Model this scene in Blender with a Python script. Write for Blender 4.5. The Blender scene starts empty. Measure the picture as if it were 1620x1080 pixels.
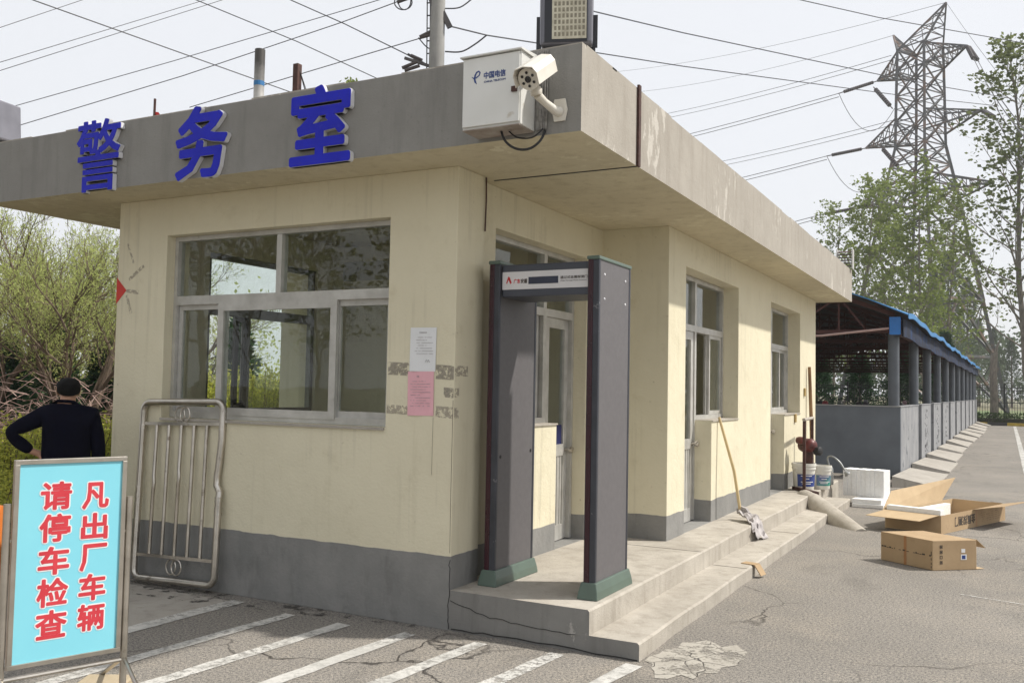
import bpy, math, random
import numpy as np
from mathutils import Vector, Matrix

SC = bpy.context.scene
COL = SC.collection
R = math.radians

# ------------------------------------------------------------------ camera
CAM = Vector((3.196, -5.221, 1.597))
_y, _p, _r = R(-27.946), R(2.808), R(1.086)
FW = Vector((math.sin(_y)*math.cos(_p), math.cos(_y)*math.cos(_p), math.sin(_p)))
RT = Vector((math.cos(_y), -math.sin(_y), 0)); UP = RT.cross(FW)
RT, UP = RT*math.cos(_r)+UP*math.sin(_r), UP*math.cos(_r)-RT*math.sin(_r)
cd = bpy.data.cameras.new('camera'); cd.sensor_width = 36; cd.lens = 1458.208/1620*36
cd.clip_start = .05; cd.clip_end = 3000
co = bpy.data.objects.new('camera', cd); COL.objects.link(co)
M4 = Matrix.Identity(4)
for i in range(3):
    M4[i][0], M4[i][1], M4[i][2], M4[i][3] = RT[i], UP[i], -FW[i], CAM[i]
co.matrix_world = M4
SC.camera = co

# ------------------------------------------------------------------ light
SUN_DIR = Vector((.72, .40, 1.0)).normalized()
EL = math.asin(SUN_DIR.z); AZ = math.atan2(SUN_DIR.x, SUN_DIR.y)
wd = bpy.data.worlds.new('World'); SC.world = wd; wd.use_nodes = True
nt = wd.node_tree; bg = nt.nodes['Background']
sky = nt.nodes.new('ShaderNodeTexSky'); sky.sky_type = 'NISHITA'; sky.sun_disc = False
sky.sun_elevation = EL; sky.sun_rotation = AZ; sky.dust_density = 4; sky.air_density = 1.0
mx = nt.nodes.new('ShaderNodeMix'); mx.data_type = 'RGBA'; mx.inputs[0].default_value = .85
nt.links.new(sky.outputs[0], mx.inputs[6]); mx.inputs[7].default_value = (8.5, 8.62, 8.9, 1)   # milky spring haze
nt.links.new(mx.outputs[2], bg.inputs[0]); bg.inputs[1].default_value = .1
sl = bpy.data.lights.new('sun', 'SUN'); sl.energy = 4.2; sl.angle = R(1.8); sl.color = (1, .955, .88)
so = bpy.data.objects.new('sun', sl); COL.objects.link(so); so.location = (30, 20, 40)
so.rotation_euler = SUN_DIR.to_track_quat('Z', 'Y').to_euler()
SC.view_settings.view_transform = 'Standard'; SC.view_settings.look = 'None'
SC.view_settings.exposure = 0.22; SC.view_settings.gamma = 1
SC.cycles.max_bounces = 8; SC.cycles.transparent_max_bounces = 16
SC.cycles.use_denoising = True

# ------------------------------------------------------------------ helpers
def ray(px, py):
    return FW + RT*((px-810)/1458.208) - UP*((py-540)/1458.208)
def bp(px, py, ax, val):
    d = ray(px, py); t = (val-CAM[ax])/d[ax]; return CAM+d*t
def at(px, py, depth):
    return CAM+ray(px, py)*depth

def S(r, g, b):
    f = lambda c: (c/255/12.92) if c/255 <= .04045 else ((c/255+.055)/1.055)**2.4
    return (f(r), f(g), f(b))

def smooth(P, k=6):
    P = [Vector(p) for p in P]; out = []
    for i in range(len(P)-1):
        a, b, c, d = P[max(i-1, 0)], P[i], P[i+1], P[min(i+2, len(P)-1)]
        for j in range(k):
            t = j/k; out.append(.5*((2*b)+(c-a)*t+(2*a-5*b+4*c-d)*t*t+(3*b-a-3*c+d)*t**3))
    return out+[P[-1]]
class MB:
    def __init__(s): s.v = []; s.f = []; s.mi = []
    def add(s, vs, fs, mi=0):
        b = len(s.v); s.v += [tuple(x) for x in vs]
        for f in fs: s.f.append([b+i for i in f]); s.mi.append(mi)
    def box(s, x0, x1, y0, y1, z0, z1, mi=0):
        s.add([(x0,y0,z0),(x1,y0,z0),(x1,y1,z0),(x0,y1,z0),(x0,y0,z1),(x1,y0,z1),(x1,y1,z1),(x0,y1,z1)],
              [(0,3,2,1),(4,5,6,7),(0,1,5,4),(1,2,6,5),(2,3,7,6),(3,0,4,7)], mi)
    def obox(s, o, a, b, c, mi=0):           # parallelepiped: corner o, edges a b c (right handed)
        o, a, b, c = map(Vector, (o, a, b, c))
        s.add([o, o+a, o+a+b, o+b, o+c, o+a+c, o+a+b+c, o+b+c],
              [(0,3,2,1),(4,5,6,7),(0,1,5,4),(1,2,6,5),(2,3,7,6),(3,0,4,7)], mi)
    def tube(s, pts, r, n=8, cap=True, mi=0, closed=False):
        pts = [Vector(p) for p in pts]; m = len(pts)
        rr = r if isinstance(r, (list, tuple)) else [r]*m
        t0 = (pts[1]-pts[0]).normalized()
        u = t0.orthogonal().normalized(); vs = []
        for i, p in enumerate(pts):
            if closed: t = (pts[(i+1) % m]-pts[i-1]).normalized()
            elif i == 0: t = t0
            elif i == m-1: t = (pts[i]-pts[i-1]).normalized()
            else: t = (pts[i+1]-pts[i-1]).normalized()
            u = (u-t*u.dot(t))
            u = u.normalized() if u.length > 1e-6 else t.orthogonal().normalized()
            w = t.cross(u)
            for k in range(n):
                a = 2*math.pi*k/n
                vs.append(p+(u*math.cos(a)+w*math.sin(a))*rr[i])
        fs = []
        for i in range(m if closed else m-1):
            j = (i+1) % m
            for k in range(n):
                l = (k+1) % n; fs.append((i*n+k, i*n+l, j*n+l, j*n+k))
        if cap and not closed:
            fs.append(tuple(range(n-1, -1, -1))); fs.append(tuple((m-1)*n+k for k in range(n)))
        s.add(vs, fs, mi)
    def bar(s, p, q, w, h=None, mi=0, up=(0, 0, 1)):
        p, q = Vector(p), Vector(q); h = h or w
        d = (q-p); t = d.normalized(); u = Vector(up)
        if abs(t.dot(u)) > .98: u = Vector((1, 0, 0))
        a = t.cross(u).normalized(); b = a.cross(t)
        s.obox(p-a*w/2-b*h/2, d, -a*-w, b*h, mi) if False else s.obox(p+a*w/2-b*h/2, d, -a*w, b*h, mi)
    def lathe(s, prof, o=(0, 0, 0), n=20, mi=0, M=None):
        vs = []
        for r, z in prof:
            for k in range(n):
                a = 2*math.pi*k/n; p = Vector((r*math.cos(a), r*math.sin(a), z))
                if M is not None: p = M @ p
                vs.append(p+Vector(o))
        fs = []
        for i in range(len(prof)-1):
            for k in range(n):
                l = (k+1) % n; fs.append((i*n+k, i*n+l, (i+1)*n+l, (i+1)*n+k))
        fs.append(tuple(range(n-1, -1, -1))); fs.append(tuple((len(prof)-1)*n+k for k in range(n)))
        s.add(vs, fs, mi)
    def prism(s, poly, o, a, b, c, mi=0):    # 2-D polygon (ccw) in axes a,b extruded along c
        o, a, b, c = map(Vector, (o, a, b, c)); n = len(poly)
        vs = [o+a*x+b*y for x, y in poly]+[o+a*x+b*y+c for x, y in poly]
        fs = [tuple(range(n-1, -1, -1)), tuple(range(n, 2*n))]
        fs += [(i, (i+1) % n, n+(i+1) % n, n+i) for i in range(n)]
        s.add(vs, fs, mi)
    def build(s, name, mat, parent=None, smooth=False, bevel=0):
        me = bpy.data.meshes.new(name); me.from_pydata(s.v, [], s.f)
        mats = mat if isinstance(mat, (list, tuple)) else [mat]
        for m in mats: me.materials.append(m)
        if len(mats) > 1: me.polygons.foreach_set('material_index', s.mi)
        if smooth:
            me.polygons.foreach_set('use_smooth', [True]*len(me.polygons))
            me.set_sharp_from_angle(angle=R(40))
        o = bpy.data.objects.new(name, me); COL.objects.link(o)
        if parent is not None: o.parent = parent
        if bevel:
            m = o.modifiers.new('bevel', 'BEVEL'); m.width = bevel; m.segments = 2; m.limit_method = 'ANGLE'
        return o

def tag(o, label, cat, group=None):
    o['label'] = label; o['category'] = cat
    if group: o['group'] = group
    return o
def thing(name, label, cat, loc=(0, 0, 0), group=None, rz=0):
    o = bpy.data.objects.new(name, None); COL.objects.link(o); o.location = loc; o.rotation_euler = (0, 0, rz)
    o.empty_display_size = .1
    return tag(o, label, cat, group)
def struct(o): o['kind'] = 'structure'; return o
def dup(o, loc, label=None, rz=None, scale=None, group=None):
    c = o.copy(); COL.objects.link(c); c.location = loc
    if rz is not None: c.rotation_euler = (o.rotation_euler[0], o.rotation_euler[1], rz)
    if scale is not None: c.scale = scale if hasattr(scale, '__len__') else (scale,)*3
    if label: c['label'] = label
    if group: c['group'] = group
    for ch in list(o.children):
        d = ch.copy(); COL.objects.link(d); d.parent = c
        for g in list(ch.children):
            e = g.copy(); COL.objects.link(e); e.parent = d
    return c

# ------------------------------------------------------------------ materials
def nodes(name):
    m = bpy.data.materials.new(name); m.use_nodes = True
    nt = m.node_tree; return m, nt, nt.nodes['Principled BSDF']
def N(nt, t, **kw):
    n = nt.nodes.new(t)
    for k, v in kw.items(): setattr(n, k, v)
    return n
def noise(nt, vec, scale, detail=4, rough=.55):
    n = N(nt, 'ShaderNodeTexNoise'); n.inputs['Scale'].default_value = scale
    n.inputs['Detail'].default_value = detail; n.inputs['Roughness'].default_value = rough
    nt.links.new(vec, n.inputs['Vector']); return n.outputs[0]
def ramp(nt, fac, stops):
    r = N(nt, 'ShaderNodeValToRGB'); e = r.color_ramp.elements
    while len(e) < len(stops): e.new(.5)
    for el, (p, c) in zip(e, stops):
        el.position = p; el.color = (*c, 1) if len(c) == 3 else c
    nt.links.new(fac, r.inputs[0]); return r.outputs[0]
def mix(nt, fac, a, b, blend='MIX'):
    m = N(nt, 'ShaderNodeMix', data_type='RGBA', blend_type=blend)
    for sock, v in ((m.inputs[0], fac), (m.inputs[6], a), (m.inputs[7], b)):
        if isinstance(v, (int, float)): sock.default_value = v
        elif isinstance(v, tuple): sock.default_value = (*v, 1) if len(v) == 3 else v
        else: nt.links.new(v, sock)
    return m.outputs[2]
def mth(nt, op, a, b=0.0):
    m = N(nt, 'ShaderNodeMath', operation=op)
    for s, v in zip(m.inputs, (a, b)):
        if isinstance(v, (int, float)): s.default_value = v
        else: nt.links.new(v, s)
    return m.outputs[0]
def stretch(nt, vec, sc):
    m = N(nt, 'ShaderNodeMapping'); m.inputs['Scale'].default_value = sc
    nt.links.new(vec, m.inputs[0]); return m.outputs[0]
def bumpn(nt, bs, h, strength, dist=.01):
    b = N(nt, 'ShaderNodeBump'); b.inputs['Strength'].default_value = strength; b.inputs['Distance'].default_value = dist
    nt.links.new(h, b.inputs['Height']); nt.links.new(b.outputs[0], bs.inputs['Normal'])

BW = ((0, (0, 0, 0)), (1, (1, 1, 1)))
def pm(name, c1, c2=None, scale=6, rough=.7, metal=0, bump=0, bscale=60, spots=None, sscale=20, sth=(.6, .66), spec=.5, st=(1, 1, 1)):
    m, nt, bs = nodes(name); tc = N(nt, 'ShaderNodeTexCoord').outputs['Object']
    c2 = c2 or tuple(x*.8 for x in c1)
    v = stretch(nt, tc, st)
    col = ramp(nt, noise(nt, v, scale), ((.32, c2), (.68, c1)))
    if spots:
        f = ramp(nt, noise(nt, tc, sscale, 6, .65), ((sth[0], (0, 0, 0)), (sth[1], (1, 1, 1))))
        col = mix(nt, f, col, spots)
    nt.links.new(col, bs.inputs['Base Color'])
    bs.inputs['Roughness'].default_value = rough; bs.inputs['Metallic'].default_value = metal
    bs.inputs['Specular IOR Level'].default_value = spec
    if bump: bumpn(nt, bs, noise(nt, tc, bscale, 5, .6), bump)
    return m

CREAM = (.70, .65, .49); CREAM2 = (.64, .59, .44)
def mat_wall():
    m, nt, bs = nodes('cream_plaster'); tc = N(nt, 'ShaderNodeTexCoord').outputs['Object']
    sep = N(nt, 'ShaderNodeSeparateXYZ'); nt.links.new(tc, sep.inputs[0])
    col = ramp(nt, noise(nt, tc, 1.3, 6, .6), ((.3, CREAM2), (.7, CREAM)))
    # vertical grime streaks and blotches
    st = ramp(nt, noise(nt, stretch(nt, tc, (9, 9, .7)), 1.0, 5, .6), ((.58, (0, 0, 0)), (.85, (.32,)*3)))
    col = mix(nt, st, col, (.42, .37, .24))
    bl = ramp(nt, noise(nt, tc, 4.3, 8, .7), ((.56, (0, 0, 0)), (.76, (.42,)*3)))
    col = mix(nt, bl, col, (.46, .40, .26))
    rs = ramp(nt, mth(nt, 'MULTIPLY', noise(nt, stretch(nt, tc, (22, 22, .5)), 1.0, 4, .6), noise(nt, tc, 1.1, 3)), ((.30, (0, 0, 0)), (.42, (.45,)*3)))
    col = mix(nt, rs, col, (.47, .43, .32))
    sp = ramp(nt, noise(nt, tc, 26, 3, .6), ((.70, (0, 0, 0)), (.74, (.7,)*3)))
    col = mix(nt, sp, col, (.34, .29, .20))
    # painted grey dado
    g = ramp(nt, noise(nt, tc, 2.6, 6, .62), ((.3, (.185, .185, .178)), (.7, (.255, .25, .238))))
    gs = ramp(nt, noise(nt, stretch(nt, tc, (6, 6, 1.2)), 1.3, 6, .65), ((.5, (0, 0, 0)), (.8, (.4,)*3)))
    g = mix(nt, gs, g, (.28, .275, .26))
    gd = ramp(nt, noise(nt, stretch(nt, tc, (5, 5, 2)), 1.1, 6, .7), ((.54, (0, 0, 0)), (.75, (.42,)*3)))
    g = mix(nt, gd, g, (.085, .08, .075))
    wob = mth(nt, 'MULTIPLY', mth(nt, 'SUBTRACT', noise(nt, tc, 5, 4), .5), .03)
    isd = mth(nt, 'LESS_THAN', mth(nt, 'ADD', sep.outputs[2], wob), .478)
    ch = ramp(nt, noise(nt, stretch(nt, tc, (1, 1, 1)), 13, 6, .7), ((.71, (0, 0, 0)), (.73, (1, 1, 1))))
    col = mix(nt, isd, col, mix(nt, ch, g, (.5, .47, .42)))
    nt.links.new(col, bs.inputs['Base Color']); bs.inputs['Roughness'].default_value = .82
    bs.inputs['Specular IOR Level'].default_value = .25
    h = mth(nt, 'ADD', mth(nt, 'MULTIPLY', noise(nt, tc, 3.5, 4), 1.6), mth(nt, 'MULTIPLY', noise(nt, tc, 45, 4), .35))
    bumpn(nt, bs, h, .5, .016)
    return m
def mat_conc(name, a, b, dirt, peel=None, peel_s=5, scale=2.2, bump=.5, cracks=0):
    m, nt, bs = nodes(name); tc = N(nt, 'ShaderNodeTexCoord').outputs['Object']
    col = ramp(nt, noise(nt, tc, scale, 7, .65), ((.3, b), (.7, a)))
    st = ramp(nt, noise(nt, stretch(nt, tc, (7, 7, .8)), 1.2, 6, .65), ((.5, (0, 0, 0)), (.75, (.6,)*3)))
    col = mix(nt, st, col, dirt)
    sp = ramp(nt, noise(nt, tc, 38, 4, .7), ((.62, (0, 0, 0)), (.7, (.5,)*3)))
    col = mix(nt, sp, col, dirt)
    if peel:
        mk = mth(nt, 'MULTIPLY', noise(nt, stretch(nt, tc, (3, 3, 1.3)), 3.2, 8, .72), noise(nt, tc, .9, 2))
        pf = ramp(nt, mk, ((.335, (0, 0, 0)), (.35, (1, 1, 1))))
        col = mix(nt, pf, col, peel)
    h = mth(nt, 'ADD', noise(nt, tc, 8, 5), mth(nt, 'MULTIPLY', noise(nt, tc, 90, 3), .4))
    if cracks:
        vo = N(nt, 'ShaderNodeTexVoronoi', feature='DISTANCE_TO_EDGE'); vo.inputs['Scale'].default_value = cracks
        dn = N(nt, 'ShaderNodeTexNoise'); dn.inputs['Scale'].default_value = 3; nt.links.new(tc, dn.inputs['Vector'])
        va = N(nt, 'ShaderNodeVectorMath', operation='MULTIPLY_ADD'); va.inputs[1].default_value = (.35,)*3
        nt.links.new(dn.outputs[1], va.inputs[0]); nt.links.new(tc, va.inputs[2]); nt.links.new(va.outputs[0], vo.inputs['Vector'])
        cf = ramp(nt, vo.outputs[0], ((.008, (1, 1, 1)), (.02, (0, 0, 0))))
        col = mix(nt, cf, col, (.07, .065, .06))
        h = mth(nt, 'SUBTRACT', h, mth(nt, 'MULTIPLY', cf, .6))
    nt.links.new(col, bs.inputs['Base Color']); bs.inputs['Roughness'].default_value = .88
    bs.inputs['Specular IOR Level'].default_value = .25
    bumpn(nt, bs, h, bump, .012)
    return m
def mat_asphalt():
    m, nt, bs = nodes('old_asphalt'); tc = N(nt, 'ShaderNodeTexCoord').outputs['Object']
    col = ramp(nt, noise(nt, tc, .35, 6, .6), ((.3, (.178, .168, .154)), (.7, (.24, .225, .205))))
    sand = ramp(nt, noise(nt, tc, 1.1, 7, .65), ((.48, (0, 0, 0)), (.7, (.6,)*3)))
    col = mix(nt, sand, col, (.275, .25, .215))
    dk = ramp(nt, noise(nt, stretch(nt, tc, (1.2, .5, 1)), .9, 7, .7), ((.56, (0, 0, 0)), (.72, (.75,)*3)))
    col = mix(nt, dk, col, (.125, .118, .108))
    ag = mix(nt, .5, noise(nt, tc, 58, 3, .75), noise(nt, tc, 150, 2, .7))
    agc = ramp(nt, ag, ((.38, (.02, .02, .02)), (.49, (.48,)*3), (.58, (.86, .82, .76))))
    col = mix(nt, .8, col, agc, 'OVERLAY')
    pit = ramp(nt, noise(nt, tc, 42, 2, .6), ((.66, (0, 0, 0)), (.7, (.75,)*3)))
    col = mix(nt, pit, col, (.075, .07, .065))
    # cracks
    dn = N(nt, 'ShaderNodeTexNoise'); dn.inputs['Scale'].default_value = 1.6; dn.inputs['Detail'].default_value = 6; nt.links.new(tc, dn.inputs['Vector'])
    va = N(nt, 'ShaderNodeVectorMath', operation='MULTIPLY_ADD'); va.inputs[1].default_value = (.7,)*3
    nt.links.new(dn.outputs[1], va.inputs[0]); nt.links.new(tc, va.inputs[2])
    vo = N(nt, 'ShaderNodeTexVoronoi', feature='DISTANCE_TO_EDGE'); vo.inputs['Scale'].default_value = .55
    nt.links.new(va.outputs[0], vo.inputs['Vector'])
    cf = ramp(nt, vo.outputs[0], ((.002, (1, 1, 1)), (.007, (0, 0, 0))))
    cm = ramp(nt, noise(nt, tc, .5, 2), ((.45, (0, 0, 0)), (.6, (1, 1, 1))))
    cf = mth(nt, 'MULTIPLY', cf, cm)
    col = mix(nt, cf, col, (.045, .04, .036))
    nt.links.new(col, bs.inputs['Base Color']); bs.inputs['Roughness'].default_value = .9
    bs.inputs['Specular IOR Level'].default_value = .2
    h = mth(nt, 'SUBTRACT', mth(nt, 'ADD', ag, noise(nt, tc, 30, 4)), mth(nt, 'MULTIPLY', cf, 1.2))
    bumpn(nt, bs, h, .6, .008)
    return m
def mat_paint():
    m, nt, bs = nodes('worn_road_paint'); tc = N(nt, 'ShaderNodeTexCoord').outputs['Object']
    f = ramp(nt, noise(nt, tc, 16, 8, .75), ((.46, (0, 0, 0)), (.58, (1, 1, 1))))
    f2 = ramp(nt, noise(nt, tc, 60, 3, .7), ((.56, (0, 0, 0)), (.64, (.8,)*3)))
    f = mth(nt, 'MAXIMUM', f, f2); f = mth(nt, 'MULTIPLY', f, ramp(nt, noise(nt, tc, 1.7, 3), ((.35, (.15,)*3), (.65, (1, 1, 1)))))
    c = ramp(nt, noise(nt, tc, 3, 5), ((.3, (.44, .43, .40)), (.7, (.60, .585, .55))))
    nt.links.new(c, bs.inputs['Base Color']); bs.inputs['Roughness'].default_value = .8
    bumpn(nt, bs, noise(nt, tc, 70, 4), .4, .006)
    tr = N(nt, 'ShaderNodeBsdfTransparent'); ms = N(nt, 'ShaderNodeMixShader')
    nt.links.new(mth(nt, 'MULTIPLY', f, .88), ms.inputs[0]); nt.links.new(bs.outputs[0], ms.inputs[1]); nt.links.new(tr.outputs[0], ms.inputs[2])
    nt.links.new(ms.outputs[0], nt.nodes['Material Output'].inputs[0])
    return m
def mat_patch(name, c, th, scale, st=(1, 1, 1)):       # ragged see-through residue
    m, nt, bs = nodes(name); tc = N(nt, 'ShaderNodeTexCoord').outputs['Object']
    f = ramp(nt, noise(nt, stretch(nt, tc, st), scale, 7, .7), ((th, (0, 0, 0)), (th+.06, (1, 1, 1))))
    col = ramp(nt, noise(nt, stretch(nt, tc, st), scale*2, 4), ((.3, tuple(x*.6 for x in c)), (.7, c)))
    nt.links.new(col, bs.inputs['Base Color']); bs.inputs['Roughness'].default_value = .85
    tr = N(nt, 'ShaderNodeBsdfTransparent'); ms = N(nt, 'ShaderNodeMixShader')
    nt.links.new(f, ms.inputs[0]); nt.links.new(tr.outputs[0], ms.inputs[1]); nt.links.new(bs.outputs[0], ms.inputs[2])
    nt.links.new(ms.outputs[0], nt.nodes['Material Output'].inputs[0])
    return m
def mat_soft(name, c):
    m, nt, bs = nodes(name); tc = N(nt, 'ShaderNodeTexCoord').outputs['Object']
    f = ramp(nt, mix(nt, .35, noise(nt, tc, 1.6, 6, .65), noise(nt, tc, 60, 3, .7)), ((.44, (0, 0, 0)), (.66, (.85,)*3)))
    bs.inputs['Base Color'].default_value = (*c, 1); bs.inputs['Roughness'].default_value = .95; bs.inputs['Specular IOR Level'].default_value = .1
    tr = N(nt, 'ShaderNodeBsdfTransparent'); ms = N(nt, 'ShaderNodeMixShader')
    nt.links.new(f, ms.inputs[0]); nt.links.new(tr.outputs[0], ms.inputs[1]); nt.links.new(bs.outputs[0], ms.inputs[2])
    nt.links.new(ms.outputs[0], nt.nodes['Material Output'].inputs[0])
    return m
def mat_glass(name='window_glass', tint=(.93, .955, .94), rough=.01):
    m, nt, bs = nodes(name); nt.nodes.remove(bs); tc = N(nt, 'ShaderNodeTexCoord').outputs['Object']
    lw = N(nt, 'ShaderNodeLayerWeight'); lw.inputs[0].default_value = .5
    frs = mth(nt, 'ADD', .034, mth(nt, 'MULTIPLY', .8, mth(nt, 'POWER', lw.outputs['Facing'], 4.5)))
    tr = N(nt, 'ShaderNodeBsdfTransparent'); tr.inputs[0].default_value = (*tint, 1)
    gl = N(nt, 'ShaderNodeBsdfGlossy'); gl.inputs['Roughness'].default_value = rough
    df = N(nt, 'ShaderNodeBsdfDiffuse'); df.inputs[0].default_value = (.45, .43, .38, 1)
    bp_ = N(nt, 'ShaderNodeBump'); bp_.inputs['Strength'].default_value = .05; bp_.inputs['Distance'].default_value = .02
    nt.links.new(noise(nt, tc, 2.2, 2), bp_.inputs['Height']); nt.links.new(bp_.outputs[0], gl.inputs['Normal'])
    a = N(nt, 'ShaderNodeMixShader'); b = N(nt, 'ShaderNodeMixShader')
    nt.links.new(frs, a.inputs[0]); nt.links.new(tr.outputs[0], a.inputs[1]); nt.links.new(gl.outputs[0], a.inputs[2])
    d = ramp(nt, noise(nt, stretch(nt, tc, (3, 3, 1)), 3, 7, .7), ((.45, (.0,)*3), (.8, (.022,)*3)))
    nt.links.new(d, b.inputs[0]); nt.links.new(a.outputs[0], b.inputs[1]); nt.links.new(df.outputs[0], b.inputs[2])
    nt.links.new(b.outputs[0], nt.nodes['Material Output'].inputs[0])
    return m
def mat_leaf(name, c1, c2, scale=3, transl=.35):
    m, nt, bs = nodes(name); nt.nodes.remove(bs); tc = N(nt, 'ShaderNodeTexCoord').outputs['Object']
    f = mix(nt, .5, noise(nt, tc, scale, 2), noise(nt, tc, scale*14, 1))
    col = ramp(nt, f, ((.36, c2), (.62, c1)))
    d = N(nt, 'ShaderNodeBsdfDiffuse'); t = N(nt, 'ShaderNodeBsdfTranslucent'); ms = N(nt, 'ShaderNodeMixShader')
    ms.inputs[0].default_value = transl
    nt.links.new(col, d.inputs[0]); nt.links.new(col, t.inputs[0])
    nt.links.new(d.outputs[0], ms.inputs[1]); nt.links.new(t.outputs[0], ms.inputs[2])
    nt.links.new(ms.outputs[0], nt.nodes['Material Output'].inputs[0])
    return m

WALL = mat_wall()
PLATF = mat_conc('step_concrete', (.47, .435, .38), (.33, .30, .255), (.21, .185, .15), bump=.7, cracks=0)
STEPF = mat_conc('grey_cement_render', (.235, .23, .215), (.185, .18, .17), (.13, .125, .115), peel=(.36, .345, .32), bump=.5)
FASC_F = mat_conc('grey_fascia_paint', (.275, .268, .25), (.23, .223, .208), (.17, .165, .155), bump=.35)
FASC_R = mat_conc('bare_fascia_plaster', (.40, .37, .325), (.33, .302, .262), (.27, .242, .205), peel=(.50, .47, .42), bump=.45)
SOFF = mat_conc('soffit_plaster', (.63, .57, .41), (.54, .48, .34), (.40, .34, .22), peel=(.66, .61, .45), bump=.3)
ASPH = mat_asphalt(); PAINT = mat_paint(); GLASS = mat_glass()
ALU = pm('weathered_aluminium', (.56, .55, .52), (.42, .41, .38), 7, .48, .35, .15, 40, spots=(.22, .2, .17), sscale=9, sth=(.66, .74))
STEEL = pm('brushed_stainless', (.62, .58, .52), (.42, .39, .34), 5, .28, .95, .1, 60, spots=(.20, .16, .12), sscale=8, sth=(.62, .72))
DARK = pm('black_rubber', (.018, .018, .02), (.012, .012, .012), 8, .55)
INT = pm('interior_plaster', (.62, .57, .45), (.52, .47, .36), 1.5, .85)
GREYIN = pm('interior_floor', (.46, .43, .38), (.38, .355, .31), 2, .8)
WHITE = pm('white_enamel', (.74, .74, .72), (.66, .66, .63), 3, .38, 0, .04, 30, spots=(.42, .35, .25), sscale=5, sth=(.66, .78))
BLUEF = pm('blue_acrylic', (.012, .018, .50), (.009, .013, .40), 6, .5, spots=(.02, .022, .42), sscale=14, spec=.25)
WHITEE = pm('white_letter_edge', (.72, .72, .74), (.62, .62, .64), 9, .5)
RUST = pm('rusty_brown_iron', (.09, .04, .03), (.05, .024, .02), 18, .65, .3, .25, 60)
CARD = pm('cardboard', (.42, .30, .175), (.36, .25, .14), 5, .85, 0, .12, 40, spots=(.30, .2, .11), sscale=6, sth=(.62, .75))
CARDIN = pm('cardboard_inside', (.50, .375, .23), (.44, .325, .195), 5, .88, 0, .1, 30)
FOAM = pm('white_foam', (.80, .80, .79), (.72, .72, .71), 30, .8, 0, .3, 90)
INK = pm('printing_ink', (.06, .045, .035), (.05, .04, .03), 10, .8)
PLGREY = pm('shed_grey_paint', (.125, .142, .165), (.095, .108, .127), 2.0, .6, 0, .15, 40, spots=(.42, .41, .4), sscale=3.2, sth=(.71, .725))
BARK = pm('bark', (.17, .125, .085), (.085, .06, .042), 14, .9, 0, .6, 40, st=(1, 1, .3))
BARKL = pm('pale_bark', (.24, .21, .17), (.13, .11, .09), 12, .9, 0, .6, 40, st=(1, 1, .3))

# ------------------------------------------------------------------ text
def text_geo(s, w, h, thick=.001, bold=0.0, n=12, res=2):
    c = bpy.data.curves.new('t', 'FONT'); c.body = s; c.size = 1; c.resolution_u = res; c.extrude = .5
    o = bpy.data.objects.new('t', c); COL.objects.link(o)
    dg = bpy.context.evaluated_depsgraph_get(); me = bpy.data.meshes.new_from_object(o.evaluated_get(dg))
    V = np.array([v.co[:] for v in me.vertices]); F = [list(p.vertices) for p in me.polygons]
    bpy.data.objects.remove(o); bpy.data.curves.remove(c); bpy.data.meshes.remove(me)
    lo, hi = V.min(0), V.max(0)
    V = (V-lo)/(hi-lo)*np.array([w-2*bold, h-2*bold, thick])+np.array([bold, bold, 0])
    offs = [(0, 0)]
    if bold: offs += [(bold*math.cos(2*math.pi*k/n), bold*math.sin(2*math.pi*k/n)) for k in range(n)]
    vs, fs = [], []
    for i, (a, b) in enumerate(offs):
        k = len(vs); vs += [tuple(v) for v in V+np.array([a, b, i*3e-5])]; fs += [[j+k for j in f] for f in F]
    return vs, fs
def text(name, s, o, a, b, w, h, mat, parent, thick=.001, bold=0.0, n=12, res=2):
    vs, fs = text_geo(s, w, h, thick, bold, n, res); o, a, b = map(Vector, (o, a, b)); c = a.cross(b)
    mb = MB(); mb.add([o+a*x+b*y+c*z for x, y, z in vs], fs); return mb.build(name, mat, parent)

# ================================================================== SETTING
GR = pm('dry_soil_grass', (.20, .185, .10), (.11, .10, .06), 1.2, .95, 0, .5, 30)
mb = MB(); mb.add([(-400, -200, -.012), (400, -200, -.012), (400, 700, -.012), (-400, 700, -.012)], [(0, 1, 2, 3)])
struct(mb.build('ground', GR))
mb = MB()
xs = np.linspace(-5.0, 22, 28); ys = np.linspace(-16, 51.2, 68)
mb.add([(x, y, 0) for y in ys for x in xs], [(j*28+i, j*28+i+1, j*28+i+29, j*28+i+28) for j in range(67) for i in range(27)])
yard = struct(mb.build('asphalt_yard', ASPH))
def flat(name, pts, z, mat, parent):
    m = MB(); m.add([(p[0], p[1], z) for p in pts], [tuple(range(len(pts)))]); return m.build(name, mat, parent)
def ragged(p, q, w, seed, n=14, j=.008):
    rg = random.Random(seed); p, q = Vector((*p, 0)), Vector((*q, 0)); t = (q-p).normalized(); s = Vector((-t.y, t.x, 0))
    L = [p+(q-p)*i/n+s*(w/2+rg.uniform(-j, j)) for i in range(n+1)]; Rr = [p+(q-p)*i/n-s*(w/2+rg.uniform(-j, j)) for i in range(n+1)]
    return [(v.x, v.y) for v in Rr]+[(v.x, v.y) for v in reversed(L)]
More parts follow.
